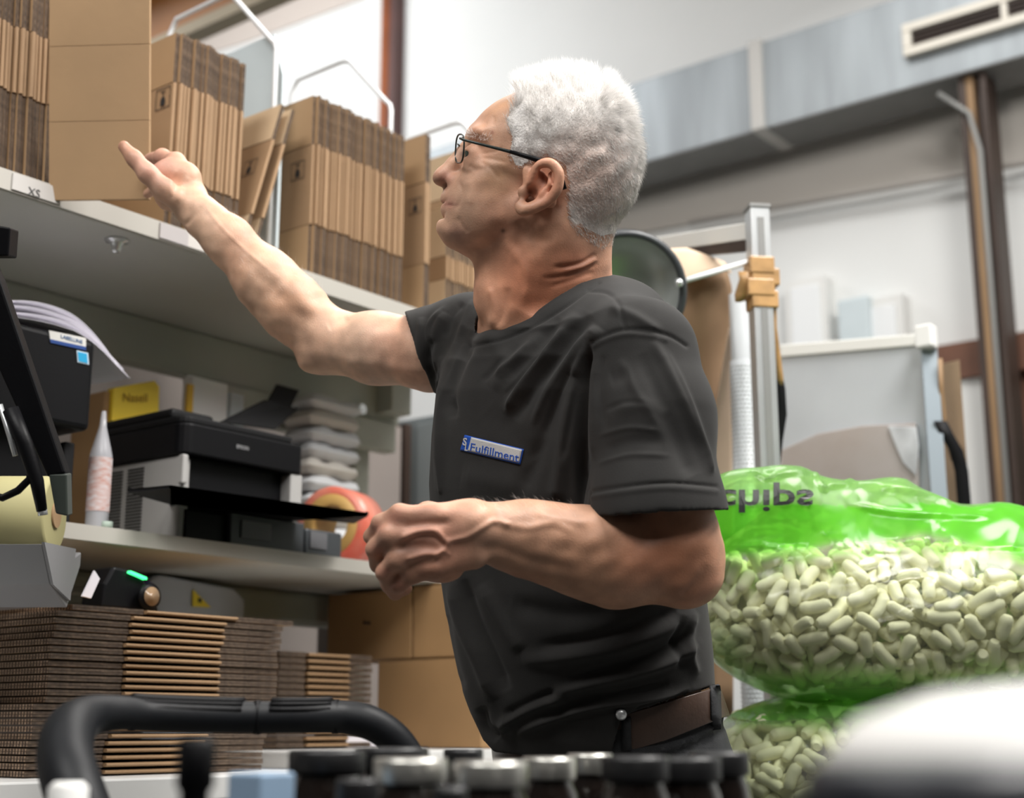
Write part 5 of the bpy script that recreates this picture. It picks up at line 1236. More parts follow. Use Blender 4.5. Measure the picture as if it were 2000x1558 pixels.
# slanted black monitor arm at the far left
ma = thing('monitor_stand', 'slanted black monitor edge and stand arm at the far left edge', 'monitor', at(-140, 1400, d=1.62)*np.array([1, 1, 0]))
def A_(x, y, d=1.66): return at(x, y, d=d)
MB().prism([A_(-160, 180), A_(-60, 400), A_(0, 548), A_(128, 925), A_(92, 932), A_(-40, 640), A_(-160, 340)], VF*.022).build('screen', M_['black'], ma, bevel=.003)
MB().prism([A_(94, 925), A_(130, 925), A_(132, 1008), A_(108, 1003)], VF*.02).build('lower_cap', mat('dark green grey plastic', (.05, .06, .052), .4), ma, bevel=.002)
MB().prism([A_(-20, 438), A_(20, 444), A_(16, 500), A_(-20, 500)], VF*.03).build('bracket', M_['black'], ma, bevel=.002)
MB().tube([A_(20, 800, 1.645), A_(50, 870, 1.64), A_(72, 940, 1.64), A_(82, 998, 1.64)], [.010, .009, .008, .006], 14).build('arm_rod', M_['black'], ma)
MB().tube([A_(-40, 960, 1.64), A_(5, 972, 1.64), A_(35, 958, 1.64), A_(58, 935, 1.64), A_(62, 900, 1.64)], .0045, 10).build('cable', M_['black'], ma)
MB().tube([A_(82, 992, 1.64), A_(84, 1006, 1.64)], .0055, 14).build('screw', M_['alu'], ma)
MB().tube([A_(0, 790, 1.642), A_(18, 850, 1.64), A_(30, 890, 1.64)], .003, 8).build('spring', M_['alu'], ma)
b_s = A_(-160, 600); MB().tube([(b_s[0], b_s[1], 0), (b_s[0], b_s[1], A_(-160, 250)[2])], .02, 16).build('post', M_['black'], ma)
MB().tube([(b_s[0], b_s[1], A_(-160, 470)[2]), A_(-60, 470)], .014, 12).build('arm', M_['black'], ma)
# partition, cabinet behind the shelving
tag(MB().box((-.2, 2.68, 0), (2.92, 2.72, 1.78)).build('partition_panel', mat('dull rose grey board', (.30, .26, .24), .7, var=.15, vs=2)), 'dull rose grey partition board behind the shelving', 'partition')
cb_ = thing('grey_cabinet', 'tall blue grey cabinet behind the shelving and the man', 'cabinet', (3.3, 2.6, 0))
MB().box((2.99, 2.30, 0), (3.55, 2.76, 1.82)).build('body', mat('blue grey cabinet', (.22, .25, .26), .45), cb_, bevel=.004)
MB().box((2.985, 2.32, .05), (2.99, 2.68, 1.80)).build('door', mat('blue grey cabinet door', (.25, .28, .29), .45), cb_, bevel=.002)
MB().box((2.96, 2.70, 0), (2.985, 2.75, 1.80)).build('dark_edge', M_['brown'], cb_)
# ---------------------------------------------------------------- right middle ground
dl = 2.62
lm = thing('reflector_lamp', 'round grey metal reflector with a dark rim behind the man\'s shoulder', 'lamp', at(1222, 572, d=dl)*np.array([1, 1, 0]))
nz = Vector(-VF*.94+VR*.10-VU*.20).normalized(); zax = nz; xax = Vector(VU).cross(zax).normalized(); yax = zax.cross(xax)
ML = Matrix(((xax[0], yax[0], zax[0]), (xax[1], yax[1], zax[1]), (xax[2], yax[2], zax[2]))).to_4x4()
cl = at(1220, 572, d=dl); R_ = .108
MB().lathe([(R_, 0), (R_*.96, -.012), (R_*.8, -.034), (R_*.5, -.055), (.001, -.062)], cl, 48, 0, ML, caps=False).build('reflector', mat('brushed grey reflector', (.42, .45, .44), .32, metal=.25), lm)
MB().lathe([(R_*1.0, -.016), (R_*1.07, -.01), (R_*1.08, .004), (R_*1.0, .010), (R_*.955, .004), (R_*.96, -.006)], cl, 48, 0, ML, caps=False).build('rim', mat('dark rubber rim', (.05, .055, .06), .4), lm)
MB().lathe([(R_*1.08, -.012), (R_*.95, -.05), (R_*.6, -.075), (.001, -.08)], cl, 40, 0, ML, caps=False).build('shell', M_['galv'], lm)
q = at(1325, 552, d=dl); MB().lathe([(.001, .012), (.007, .010), (.009, 0), (.001, -.004)], q, 16, 0, ML).build('knob', M_['alu'], lm)
MB().tube([q, at(1462, 511, d=2.72)], .0055, 12).build('arm', M_['whitewire'], lm)
# aluminium post with tape, cross bar
po = thing('aluminium_post', 'bright aluminium post with brown tape wound round its top at right of the man', 'post', at(1482, 500, d=2.74)*np.array([1, 1, 0]))
pq = at(1480, 450, d=2.74); pzt_ = at(1480, 408, d=2.74)[2]; hw_ = .019
Mp = Matrix.Translation((pq[0], pq[1], 0)) @ Matrix.Rotation(math.radians(38-90+8), 4, 'Z')
MB().box((-hw_, -hw_, 0), (hw_, hw_, pzt_), M=Mp).build('profile', M_['alu'], po, bevel=.002)
MB().box((-hw_*.35, -hw_-.001, .3), (hw_*.35, -hw_+.0005, pzt_-.02), M=Mp).build('groove', M_['galvd'], po)
MB().box((-hw_-.002, -hw_-.002, pzt_), (hw_+.002, hw_+.002, pzt_+.008), M=Mp).build('end_cap', M_['galvd'], po, bevel=.001)
z_a = at(1480, 612, d=2.74)[2]; z_b = at(1480, 520, d=2.74)[2]
tm = mat('brown packing tape', (.50, .29, .12), .35, var=.3, vs=25, bump=.3, bs=60)
for k in range(4):
    za = z_a+(z_b-z_a)*k/4-.004; s1, s2, s3 = ((.004, .003, .010), (.012, .005, .003), (.003, .004, .014), (.006, .006, .004))[k]
    MB().box((-hw_-s1, -hw_-s2, za), (hw_+s3, hw_+.004, za+(z_b-z_a)/4+.012), M=Mp).build('tape_wrap', tm, po, bevel=.003)
def ribbon(pts, w_, name, material, parent, th=.002, sidev=VR):
    m = MB(); L_ = [np.array(p) for p in pts]; n = len(L_); W = w_ if hasattr(w_, '__len__') else [w_]*n
    vs = []
    for p, ww in zip(L_, W): vs += [p-np.array(sidev)*ww/2, p+np.array(sidev)*ww/2]
    m.add(vs, [(2*i, 2*i+1, 2*i+3, 2*i+2) for i in range(n-1)], 0, True); return m.build(name, material, parent, solid=th)
ribbon([at(x, y, d=2.70) for x, y in ((1452, 530), (1462, 545), (1450, 575), (1442, 590))], [.02, .035, .03, .012], 'tape_end', tm, po)
ribbon([at(x, y, d=2.70) for x, y in ((1503, 540), (1508, 580), (1510, 640), (1517, 690), (1524, 740), (1527, 752))], [.012, .016, .014, .014, .012, .004], 'tape_strip', tm, po)
ribbon([at(x, y, d=2.69) for x, y in ((1500, 860), (1502, 912), (1502, 960))], [.034, .034, .03], 'tape_patch', tm, po)
M_['cream2'] = mat('bright satin aluminium', (.82, .82, .78), .4)
cbz = at(1262, 466, d=3.1); cbe = at(1458, 434, d=2.76)
cr = MB().hexa([cbz, cbe, cbe-np.array([0, 0, .035]), cbz-np.array([0, 0, .035])], VF*.03).build('cross_bar', M_['cream2'], po, bevel=.002)
MB().hexa([cbz-np.array([0, 0, .036]), cbe-np.array([0, 0, .036]), cbe-np.array([0, 0, .058]), cbz-np.array([0, 0, .050])], VF*.03).build('bar_gasket', M_['brown'], po)
tag(ribbon([at(x, y, d=2.80) for x, y in ((1503, 640), (1505, 690), (1516, 720), (1524, 760), (1526, 810), (1519, 860), (1514, 910), (1512, 1000))], [.012, .02, .02, .02, .022, .02, .02, .02], 'black_strap', M_['blackm'], None), 'black strap hanging down beside the aluminium post', 'strap')
# hanging kraft paper
kp = thing('kraft_paper', 'large creased sheet of brown kraft paper hanging behind the man\'s shoulder', 'paper', at(1380, 700, d=2.9)*np.array([1, 1, 0]))
m = MB(); left = [(1296, 490), (1322, 600), (1345, 700), (1365, 800), (1382, 880), (1395, 960), (1396, 1400)]; right = [(1418, 518), (1429, 560), (1430, 640), (1430, 740), (1430, 850), (1430, 940), (1432, 1400)]
def kfn(u, v):
    i = v*(len(left)-1); a = int(min(i, len(left)-2)); t_ = i-a
    l = np.array(left[a])*(1-t_)+np.array(left[a+1])*t_; r = np.array(right[a])*(1-t_)+np.array(right[a+1])*t_; l[0] -= 60
    p = l*(1-u)+r*u; return at(p[0], p[1], d=2.88+.06*abs(u-.62)+.012*math.sin(v*14+u*3)-.05*max(0, .25-v)*u)
m.grid(kfn, 14, 40).build('sheet', kraft('hanging kraft', (.29, .18, .10), var=.15), kp, solid=.0025)
m = MB(); top_ = [(1298, 486), (1340, 484), (1385, 500), (1415, 512), (1428, 532)]; bot_ = [(1330, 558), (1352, 546), (1380, 530), (1405, 522), (1428, 534)]
m.grid(lambda u, v: at(*(np.array([np.interp(u*4, range(5), [p[0] for p in top_]), np.interp(u*4, range(5), [p[1] for p in top_])])*(1-v)+np.array([np.interp(u*4, range(5), [p[0] for p in bot_]), np.interp(u*4, range(5), [p[1] for p in bot_])])*v), d=2.87-.05*v), 12, 6).build('folded_flap', kraft('pale kraft flap', (.60, .45, .32)), kp, solid=.0025)
m = MB(); m.grid(lambda u, v: at(np.interp(v, [0, .5, 1], [1424, 1388, 1378])*(1-u)+1430*u, 640+v*420, d=2.845+.02*u), 6, 16).build('front_fold', kraft('pale kraft fold', (.56, .42, .31)), kp, solid=.0025)
# bubble wrap roll
bw = thing('bubble_wrap', 'upright roll of grey bubble wrap left of the aluminium post', 'wrap', at(1452, 800, d=2.78)*np.array([1, 1, 0]))
bc = at(1453, 800, d=2.80); br = .024; bz1 = at(1453, 560, d=2.8)[2]; bz2 = at(1453, 700, d=2.8)[2]
film = mat('clear grey film', (.55, .58, .60), .25, spec=.7, alpha=.75)
MB().lathe([(br*.9, .0), (br*.9, bz1)], (bc[0], bc[1], 0), 28).build('film_roll', film, bw)
MB().lathe([(br, .5), (br*1.02, bz2)], (bc[0], bc[1], 0), 28, caps=True).build('outer_layer', mat('bubble film', (.50, .53, .55), .3), bw)
m = MB(); nrow = int((bz2-.7)/.0085)
for i in range(nrow):
    for k in range(20):
        a = 2*math.pi*(k+.5*(i % 2))/20; cz_ = .7+i*.0085; c = np.array([bc[0]+math.cos(a)*br*1.02, bc[1]+math.sin(a)*br*1.02, cz_]); n_ = np.array([math.cos(a), math.sin(a), 0]); t_ = np.array([-n_[1], n_[0], 0])
        m.add([c+t_*.0033, c+np.array([0, 0, .0033]), c-t_*.0033, c-np.array([0, 0, .0033]), c+n_*.002], [(0, 1, 4), (1, 2, 4), (2, 3, 4), (3, 0, 4)], 0, True)
o = m.build('bubbles', mat('bubble film shine', (.58, .61, .63), .15), bw); o['kind'] = 'stuff'
# big metal sheet
ms = thing('metal_sheet', 'large pale galvanised metal sheet with a bright top rail behind the green bag', 'metal sheet', at(1680, 1000, d=3.3)*np.array([1, 1, 0]))
TL = at(1522, 694, d=3.5); TR = at(1826, 668, d=3.2)
gl_ = mat('glossy pale zinc sheet', (.66, .71, .75), .30, metal=.2, var=.12, vs=2.5, bump=.08, bs=9)
MB().hexa([TL, TR, TR*np.array([1, 1, 0]), TL*np.array([1, 1, 0])], VF*np.array([1, 1, 0])*.012).build('sheet', gl_, ms, bevel=.001)
MB().hexa([TL+np.array([0, 0, .026])-VF*.012, TR+np.array([0, 0, .022])-VF*.012, TR-VF*.012-np.array([0, 0, .004]), TL-VF*.012-np.array([0, 0, .004])], VF*.035).build('top_rail', M_['cream2'], ms, bevel=.002)
MB().hexa([TR-VR*.035-VF*.014, TR-VF*.014, TR*np.array([1, 1, 0])-VF*.014, (TR-VR*.035)*np.array([1, 1, 0])-VF*.014], VF*.008).build('edge_rail', mat('blue grey edge', (.38, .44, .49), .4, metal=.4), ms)
q = at(1808, 655, d=3.18); MB().box((q[0]-.018, q[1]-.02, q[2]-.03), (q[0]+.02, q[1]+.02, q[2]+.022)).build('corner_cap', M_['white'], ms, bevel=.004)
# kraft reflection in the sheet, built as a flat brown board before it
q = at(1680, 1000, d=3.12)
wq = [(1530, 880), (1600, 848), (1690, 832), (1792, 826), (1797, 900), (1800, 1100), (1530, 1100)]
pn_ = np.cross((TR-TL)*np.array([1, 1, 0]), [0, 0, 1.0]); pn_ /= np.linalg.norm(pn_)
if pn_@VF > 0: pn_ = -pn_
def onsheet(x, y, off):
    r = VF + VR*(x-1000)/F + VU*(779-y)/F; t = ((TL+pn_*off-CAM)@pn_)/(r@pn_); return CAM+r*t
o = tag(MB().prism([onsheet(x, y, .006) for x, y in wq[:-2]]+[onsheet(1800, 1100, .006), onsheet(1530, 1100, .006)], pn_*.012).build('reflection_board', mat('reflected kraft in film', (.36, .30, .26), .22, coat=.5, var=.3, vs=3, col2=(.52, .49, .48)), bevel=.003), 'brown board in clear film standing in for the reflection in the metal sheet', 'board')
MB().prism([onsheet(x, y, .020) for x, y in ((1735, 832), (1790, 834), (1796, 870), (1790, 930), (1765, 905), (1750, 870))], pn_*.004).build('film_gather', mat('crumpled clear film', (.70, .73, .76), .15, var=.35, vs=12, bump=.8, bs=14), o, bevel=.002)
# brown board, straps at right of the sheet
bb = at(1855, 710, d=3.25)
tag(MB().hexa([at(1832, 712, d=3.3), at(1874, 702, d=3.22), at(1874, 702, d=3.22)*np.array([1, 1, 0]), at(1832, 712, d=3.3)*np.array([1, 1, 0])], VF*np.array([1, 1, 0])*.02).build('kraft_board', kraft('tall kraft board', (.50, .34, .21)), None), 'tall narrow kraft board standing right of the metal sheet', 'board')
tag(ribbon([at(x, y, d=3.14) for x, y in ((1836, 822), (1850, 850), (1868, 880), (1878, 920), (1884, 990), (1890, 1100))], .030, 'black_strap', M_['blackm'], None), 'black strap hanging in front of the tall kraft board at right', 'strap')
tag(ribbon([at(x, y, d=3.16) for x, y in ((1836, 700), (1838, 760), (1846, 840), (1862, 900))], .010, 'cord', M_['wood'], None), 'thin brown cord hanging over the tall kraft board', 'cord')

# ---------------------------------------------------------------- green bags of packing chips
def film_mat():
    m = bpy.data.materials.new('green tinted plastic film'); m.use_nodes = True; nt = m.node_tree; nt.nodes.remove(nt.nodes['Principled BSDF']); out = nt.nodes['Material Output']; L = nt.links.new
    a = nt.nodes.new('ShaderNodeAttribute'); a.attribute_name = 'Col'; sp = nt.nodes.new('ShaderNodeSeparateColor'); L(a.outputs['Color'], sp.inputs[0])
    mc = nt.nodes.new('ShaderNodeMix'); mc.data_type = 'RGBA'; mc.inputs[6].default_value = (.98, .99, .95, 1); mc.inputs[7].default_value = (.50, .93, .26, 1); L(sp.outputs[0], mc.inputs[0])
    tr_ = nt.nodes.new('ShaderNodeBsdfTransparent'); L(mc.outputs[2], tr_.inputs[0])
    df = nt.nodes.new('ShaderNodeBsdfTranslucent'); d2 = nt.nodes.new('ShaderNodeBsdfDiffuse'); mc2 = nt.nodes.new('ShaderNodeMix'); mc2.data_type = 'RGBA'; mc2.inputs[6].default_value = (.85, .88, .70, 1); mc2.inputs[7].default_value = (.22, .82, .07, 1); L(sp.outputs[0], mc2.inputs[0])
    L(mc2.outputs[2], df.inputs[0]); L(mc2.outputs[2], d2.inputs[0]); ad = nt.nodes.new('ShaderNodeMixShader'); ad.inputs[0].default_value = .5; L(df.outputs[0], ad.inputs[1]); L(d2.outputs[0], ad.inputs[2])
    mr = nt.nodes.new('ShaderNodeMapRange'); mr.inputs[3].default_value = .05; mr.inputs[4].default_value = .50; L(sp.outputs[0], mr.inputs[0])
    m1 = nt.nodes.new('ShaderNodeMixShader'); L(mr.outputs[0], m1.inputs[0]); L(tr_.outputs[0], m1.inputs[1]); L(ad.outputs[0], m1.inputs[2])
    gs = nt.nodes.new('ShaderNodeBsdfGlossy'); gs.inputs['Roughness'].default_value = .17; gs.inputs[0].default_value = (.75, .75, .75, 1); fr = nt.nodes.new('ShaderNodeFresnel'); fr.inputs[0].default_value = 1.5
    tc = nt.nodes.new('ShaderNodeTexCoord'); n = nt.nodes.new('ShaderNodeTexNoise'); n.inputs['Scale'].default_value = 9; n.inputs['Detail'].default_value = 1.5; n.inputs['Distortion'].default_value = .9; L(tc.outputs['Object'], n.inputs[0])
    bp = nt.nodes.new('ShaderNodeBump'); bp.inputs['Strength'].default_value = .6; bp.inputs['Distance'].default_value = .02; L(n.outputs[0], bp.inputs['Height']); L(bp.outputs[0], gs.inputs['Normal']); L(bp.outputs[0], fr.inputs['Normal'])
    mh = nt.nodes.new('ShaderNodeMath'); mh.operation = 'MULTIPLY'; mh.inputs[1].default_value = .6; L(fr.outputs[0], mh.inputs[0]); m2 = nt.nodes.new('ShaderNodeMixShader'); L(mh.outputs[0], m2.inputs[0]); L(m1.outputs[0], m2.inputs[1]); L(gs.outputs[0], m2.inputs[2]); L(m2.outputs[0], out.inputs[0]); return m
M_['film'] = film_mat()
M_['chip'] = mat('pale cream foam', (.90, .88, .66), .75, var=.04, vs=40, bump=.25, bs=160, sss=0)
def chip_mesh(L, r, bend, seg=10):
    n = 9; P = []; R = []
    for i in range(n):
        t = -1+2*i/(n-1); s = math.sin(t*math.pi/2); P.append((s*L/2, bend*(1-s*s), 0)); R.append(r*(max(0, 1-abs(s)**9))**.5 if i not in (0, n-1) else r*.60)
    o = MB().tube(P, R, seg, up=(0, 0, 1)).build('packing_chip', M_['chip']); me = o.data; me.transform(Matrix.Translation(o.location)); bpy.data.objects.remove(o); return me
chips = [chip_mesh(L, r, b) for L, r, b in ((.050, .0112, .002), (.046, .0115, .003), (.053, .0110, .0005), (.042, .0114, .0), (.052, .0112, .005))]
def bag(Sx, lo, hi, name, lab, green_fn, crumple, folds, seed, region, nlay, want, glab, yclip):
    Vb, Qb = surface_nets(lambda P, pr: Sx.ev(P, pr), Sx, lo, hi, .0055)
    Vb = smooth(Vb, Qb, 3); Nb = vnormals(Vb, Qb); bw_ = BVHTree.FromPolygons([tuple(v) for v in to_world(Vb)], [tuple(map(int, q)) for q in Qb])
    n1 = noise3(Vb, 22, seed); n2 = noise3(Vb, 55, seed+1)
    pb = cproj(Vb); cr_ = crumple(pb)
    V2 = Vb+Nb*((.004-np.abs(n1)*.010+.002*n2)*cr_)[:, None]; V2 = fold(V2, vnormals(V2, Qb), folds)
    gcol = green_fn(pb, Vb, Nb); root = thing(name, lab, 'bag', to_world(Vb).mean(0)*np.array([1, 1, 0])+np.array([0, 0, to_world(Vb)[:, 2].min()]))
    fo = np_obj('film', to_world(V2), Qb, M_['film'], root, cols=np.stack([gcol]*3, 1))
    # chips
    r2 = np.random.default_rng(seed+5); acc = np.zeros((0, 3)); data = []
    for lay in range(nlay):
        tries = 4200 if lay < 2 else 1800
        for _ in range(tries):
            x = r2.uniform(region[0], region[1]); y = r2.uniform(region[2], region[3])
            if y < yclip(x): continue
            ray = VF + VR*(x-1000)/F + VU*(779-y)/F; ray /= np.linalg.norm(ray); h = bw_.ray_cast(Vector(CAM), Vector(ray))
            if h[0] is None: continue
            n_ = np.array(h[1]); p = np.array(h[0])-n_*(.0225+.005*r2.uniform())+ray*lay*.019*(1+.3*r2.uniform())
            t = r2.normal(size=3); t -= n_*(t@n_)*(.75 if lay == 0 else .5); t /= np.linalg.norm(t)
            ends = np.stack([wcp(p-t*.024), wcp(p+t*.024)])
            if (Sx.ev(ends, Sx.p) > -.012).any(): continue
            pts = np.stack([p-t*.015, p, p+t*.015])
            if len(acc) and (((acc[:, None]-pts[None])**2).sum(-1) < (.0150)**2).any(): continue
            acc = np.concatenate([acc, pts]); data.append((p, t, n_, lay))
    # filling deeper in the bag
    lo_, hi_ = np.array(lo), np.array(hi); U_ = r2.uniform(size=(26000, 3))*(hi_-lo_)+lo_; fu = Sx.ev(U_, Sx.p); pu = cproj(U_)
    U_ = U_[(fu < -.020) & (fu > -.085) & (pu[:, 1] > np.array([yclip(x)+12 for x in pu[:, 0]])) & (pu[:, 0] < 2180) & (pu[:, 1] < 1640)]
    for p in to_world(U_[:2600]):
        t = r2.normal(size=3); t /= np.linalg.norm(t); n_ = np.cross(t, r2.normal(size=3)); n_ /= np.linalg.norm(n_); 
        pts = np.stack([p-t*.015, p, p+t*.015])
        if len(acc) and (((acc[:, None]-pts[None])**2).sum(-1) < (.0145)**2).any(): continue
        acc = np.concatenate([acc, pts]); data.append((p, t, n_, 9))
    data.sort(key=lambda q: q[3]); st_ = MB(); k = 0; cx = float(np.mean(region[:2]))
    for p, t, n_, lay in data:
        b_ = np.cross(n_, t); b_ /= np.linalg.norm(b_); c_ = np.cross(t, b_); Mx = Matrix(((t[0], b_[0], c_[0], p[0]), (t[1], b_[1], c_[1], p[1]), (t[2], b_[2], c_[2], p[2]), (0, 0, 0, 1)))
        u = proj(p); me = chips[r2.integers(len(chips))]; s = r2.uniform(.82, .97)
        if lay <= 1 and k < want and u[0] < 2015 and u[1] < 1570:
            o = bpy.data.objects.new('packing_chip', me); C.objects.link(o); o.matrix_world = Mx @ Matrix.Scale(s, 4); tag(o, glab, 'packing chip', glab.replace('pale cream foam packing chip', 'packing chips')); k += 1
        else:
            q = np.array([tuple(Mx @ v.co) for v in me.vertices]); st_.add(q, [tuple(f.vertices) for f in me.polygons], 0, True)
    o = st_.build('packing_chips', M_['chip']); o['kind'] = 'stuff'; o['label'] = 'mass of '+glab.replace('chip ', 'chips ')+' lying deeper'; o['category'] = 'packing chips'
    print(name, len(Vb), k, len(data)); return root, BVHTree.FromPolygons([tuple(v) for v in to_world(V2)], [tuple(map(int, q)) for q in Qb]), Vb, Qb
S1 = SDF(); d1 = 2.32
S1.ell(1760, 1215, d1, 392, 150, .20, 0, k=.05); S1.ell(1600, 1190, d1, 232, 160, .17, 0, k=.06); S1.ell(1900, 1160, d1, 300, 130, .18, 0, k=.06)
S1.ell(1492, 1028, d1-.02, 150, 122, .075, -4, k=.05); S1.ell(1640, 1040, d1, 190, 108, .075, 12, k=.06); S1.ell(1850, 1080, d1, 250, 92, .09, 6, k=.06)
def gr1(p, V_, N_):
    edge_ = np.interp(p[:, 0], [1380, 1450, 1550, 1640, 1800, 2000], [1090, 1082, 1078, 1062, 1040, 1085])+noise3(V_, 30, 4)*5
    g = 1/(1+np.exp((p[:, 1]-edge_)/4)); g = np.maximum(g, .55*np.exp(-((p[:, 0]-1400)/60)**2)*np.clip((p[:, 1]-1180)/140, 0, 1)); g = np.maximum(g, .7*np.clip((p[:, 1]-1290)/60, 0, 1)*(p[:, 0] < 1750)); g = np.maximum(g, .04)
    return np.clip(g*np.where(p[:, 1] < 985, .62, 1), 0, 1)
f1 = [([(1460, 915), (1500, 935), (1530, 925), (1590, 918)], 5, .006), ([(1590, 918), (1600, 945), (1615, 960)], 5, .006), ([(1610, 950), (1650, 945), (1675, 928)], 5, .007), ([(1660, 985), (1740, 1000), (1850, 1008), (1930, 1010)], 4, .006),
  ([(1420, 1070), (1480, 1065), (1520, 1072), (1585, 1073)], 5, .006), ([(1615, 1130), (1660, 1128), (1700, 1115), (1745, 1095)], 6, .006), ([(1690, 1155), (1740, 1140), (1785, 1125)], 6, .006), ([(1700, 1160), (1750, 1145), (1815, 1125)], 5, .006), ([(1710, 1220), (1750, 1210), (1790, 1190)], 5, .006), ([(1715, 1250), (1760, 1255), (1800, 1235)], 5, .005), ([(1735, 1062), (1780, 1055), (1810, 1052)], 4, .005), ([(1720, 950), (1790, 960), (1870, 990)], 6, .006), ([(1740, 1310), (1800, 1300), (1830, 1280)], 6, .004)]
root1, bv1, Vb1, Qb1 = bag(S1, (.18, -.56, -2.58), (1.0, -.08, -2.05), 'chip_bag', 'large green and clear plastic bag of packing chips at right, on top', gr1, lambda p: np.where(p[:, 1] < 1075, 1.0, .30), f1, 31, (1375, 2160, 1062, 1352), 4, 300, 'pale cream foam packing chip inside the upper green bag', lambda x: np.interp(x, [1380, 1500, 1640, 1750, 1900, 2060], [1110, 1085, 1072, 1062, 1058, 1075]))
# print on the film, reading upside down as on the turned bag
wv1 = to_world(Vb1)
def bag_drape(pts, lift): return drape(pts, lift, bv1)
text_mesh('chips', mat('black film print', (.01, .012, .01), .4), root1, lambda P: bag_drape([(1397+u*191, 957+v*62) for u, v in P], .0045), off=.022, thick=.0006)
S2 = SDF(); d2 = 2.26
S2.ell(1760, 1560, d2, 400, 200, .22, 0, k=.05); S2.ell(1600, 1500, d2, 215, 130, .19, 0, k=.06); S2.ell(1900, 1500, d2, 300, 140, .19, 0, k=.06); S2.ell(1760, 1800, d2, 380, 260, .21, 0, k=.06)
def gr2(p, V_, N_):
    g = 1/(1+np.exp((p[:, 1]-np.interp(p[:, 0], [1400, 1560, 2000], [1400, 1405, 1425]))/5)); return np.clip(np.maximum(g*.8, .08), 0, 1)
f2 = [([(1480, 1382), (1560, 1410), (1640, 1430), (1720, 1436)], 5, .006), ([(1420, 1360), (1500, 1358), (1560, 1362)], 5, .006), ([(1475, 1392), (1530, 1420), (1600, 1440)], 4, .005)]
bag(S2, (.16, -1.30, -2.52), (1.0, -.40, -1.98), 'chip_bag', 'lower green and clear plastic bag of packing chips under the first', gr2, lambda p: np.where(p[:, 1] < 1400, .8, .30), f2, 47, (1390, 2160, 1375, 1600), 3, 150, 'pale cream foam packing chip inside the lower green bag', lambda x: 1392)
q = at(1720, 1900, d=2.26); zb2 = to_world(np.array([[0, 0, 0]]))[0][2]
# ---------------------------------------------------------------- foreground table, jars, trolley
ft = thing('front_table', 'dark tabletop in the foreground carrying the jars', 'table', (.6, .1, 0))
MB().box((.12, -.62, .775), (1.02, .93, .80)).build('tabletop', M_['blackm'], ft, bevel=.002)
for x_, y_ in ((.15, -.58), (.95, -.58), (.15, .86), (.95, .86)): MB().box((x_, y_, 0), (x_+.04, y_+.04, .775)).build('leg', M_['blackm'], ft)
M_['glassd'] = mat('dark brown glass', (.008, .005, .004), .12, coat=.8)
M_['lids'] = mat('silver lid', (.60, .59, .55), .32, metal=.85); M_['lidb'] = mat('black lid', (.012, .012, .013), .4)
def jar(cx, yt, wpx, d, silver, lab, bodyr=1.12):
    q = at(cx, yt, d=d); r = wpx/2*d/2850; zt_ = q[2]; h = zt_-.801; lh = .017
    t = thing('glass_jar', lab, 'jar', (q[0], q[1], .801), 'dark glass jars in the foreground')
    rb = r*bodyr
    MB().lathe([(.001, 0), (rb*.92, 0), (rb, .006), (rb, h-lh-.022), (rb*.93, h-lh-.010), (r*.86, h-lh-.003), (r*.84, h-.004), (.001, h-.004)], (q[0], q[1], .801), 36).build('glass_body', M_['glassd'], t)
    n = 64; m = MB(); prof = [(r*.98, h-lh), (r*1.0, h-lh+.001), (r, h-.003), (r*.96, h), (r*.86, h-.001), (.001, h-.0012)]
    m.lathe(prof, (q[0], q[1], .801), n).build('lid', M_['lids'] if silver else M_['lidb'], t)
jar(802, 1480, 150, 1.00, 1, 'leftmost silver lidded dark jar in the foreground')
jar(958, 1486, 150, .97, 1, 'second silver lidded dark jar from the left, the frontmost one')
jar(1072, 1478, 108, 1.12, 1, 'third silver lidded dark jar from the left, set slightly back')
jar(1152, 1471, 92, 1.20, 1, 'rightmost silver lidded dark jar, smallest of the silver ones')
jar(640, 1464, 156, 1.10, 0, 'leftmost black lidded jar in the foreground beside the trolley handle', 1.05)
jar(765, 1459, 150, 1.16, 0, 'black lidded jar behind the leftmost silver lid', 1.05)
jar(905, 1462, 80, 1.24, 0, 'black lidded jar between the first two silver lids, set back', 1.05)
jar(1240, 1476, 138, 1.02, 0, 'black lidded jar just right of the silver lids', 1.05)
jar(1342, 1478, 136, 1.06, 0, 'black lidded jar below the man\'s belt, second from the right', 1.05)
jar(1404, 1468, 120, 1.10, 0, 'rightmost black lidded jar in the foreground', 1.05)
jar(700, 1520, 88, .94, 0, 'low black lidded jar in front of the leftmost ones', 1.05)
jar(880, 1536, 70, .90, 0, 'low black lidded jar squeezed in front between the silver lids', 1.05)
# blurred bottle, boxes
def bottle(cx, yt, r, d, prof, name, material, lab, cat):
    q = at(cx, yt, d=d); h = q[2]-.801
    return tag(MB().lathe([(a*r, b*h) for a, b in prof], (q[0], q[1], .801), 32).build(name, material), lab, cat)
bottle(385, 1440, .019, .78, [(.05, 0), (.95, 0), (1, .02), (1, .5), (.9, .58), (.45, .68), (.42, .80), (.55, .82), (.55, .98), (.4, 1), (.05, 1)], 'dark_bottle', M_['black'], 'blurred black dispenser bottle in front of the trolley handle', 'bottle')
q = at(528, 1508, d=.95); tag(MB().box((q[0]-.02, q[1]-.012, .801), (q[0]+.012, q[1]+.02, q[2])).build('pale_blue_box', mat('pale blue card', (.28, .40, .55), .5), bevel=.002), 'small pale blue box left of the black jars', 'box')
q = at(86, 1524, d=1.02); tag(MB().lathe([(.001, 0), (.014, 0), (.014, q[2]-.805), (.010, q[2]-.801), (.001, q[2]-.801)], (q[0], q[1]-.03, .801), 24).build('white_cap_tube', M_['white']), 'small white capped tube at the bottom left corner', 'tube')
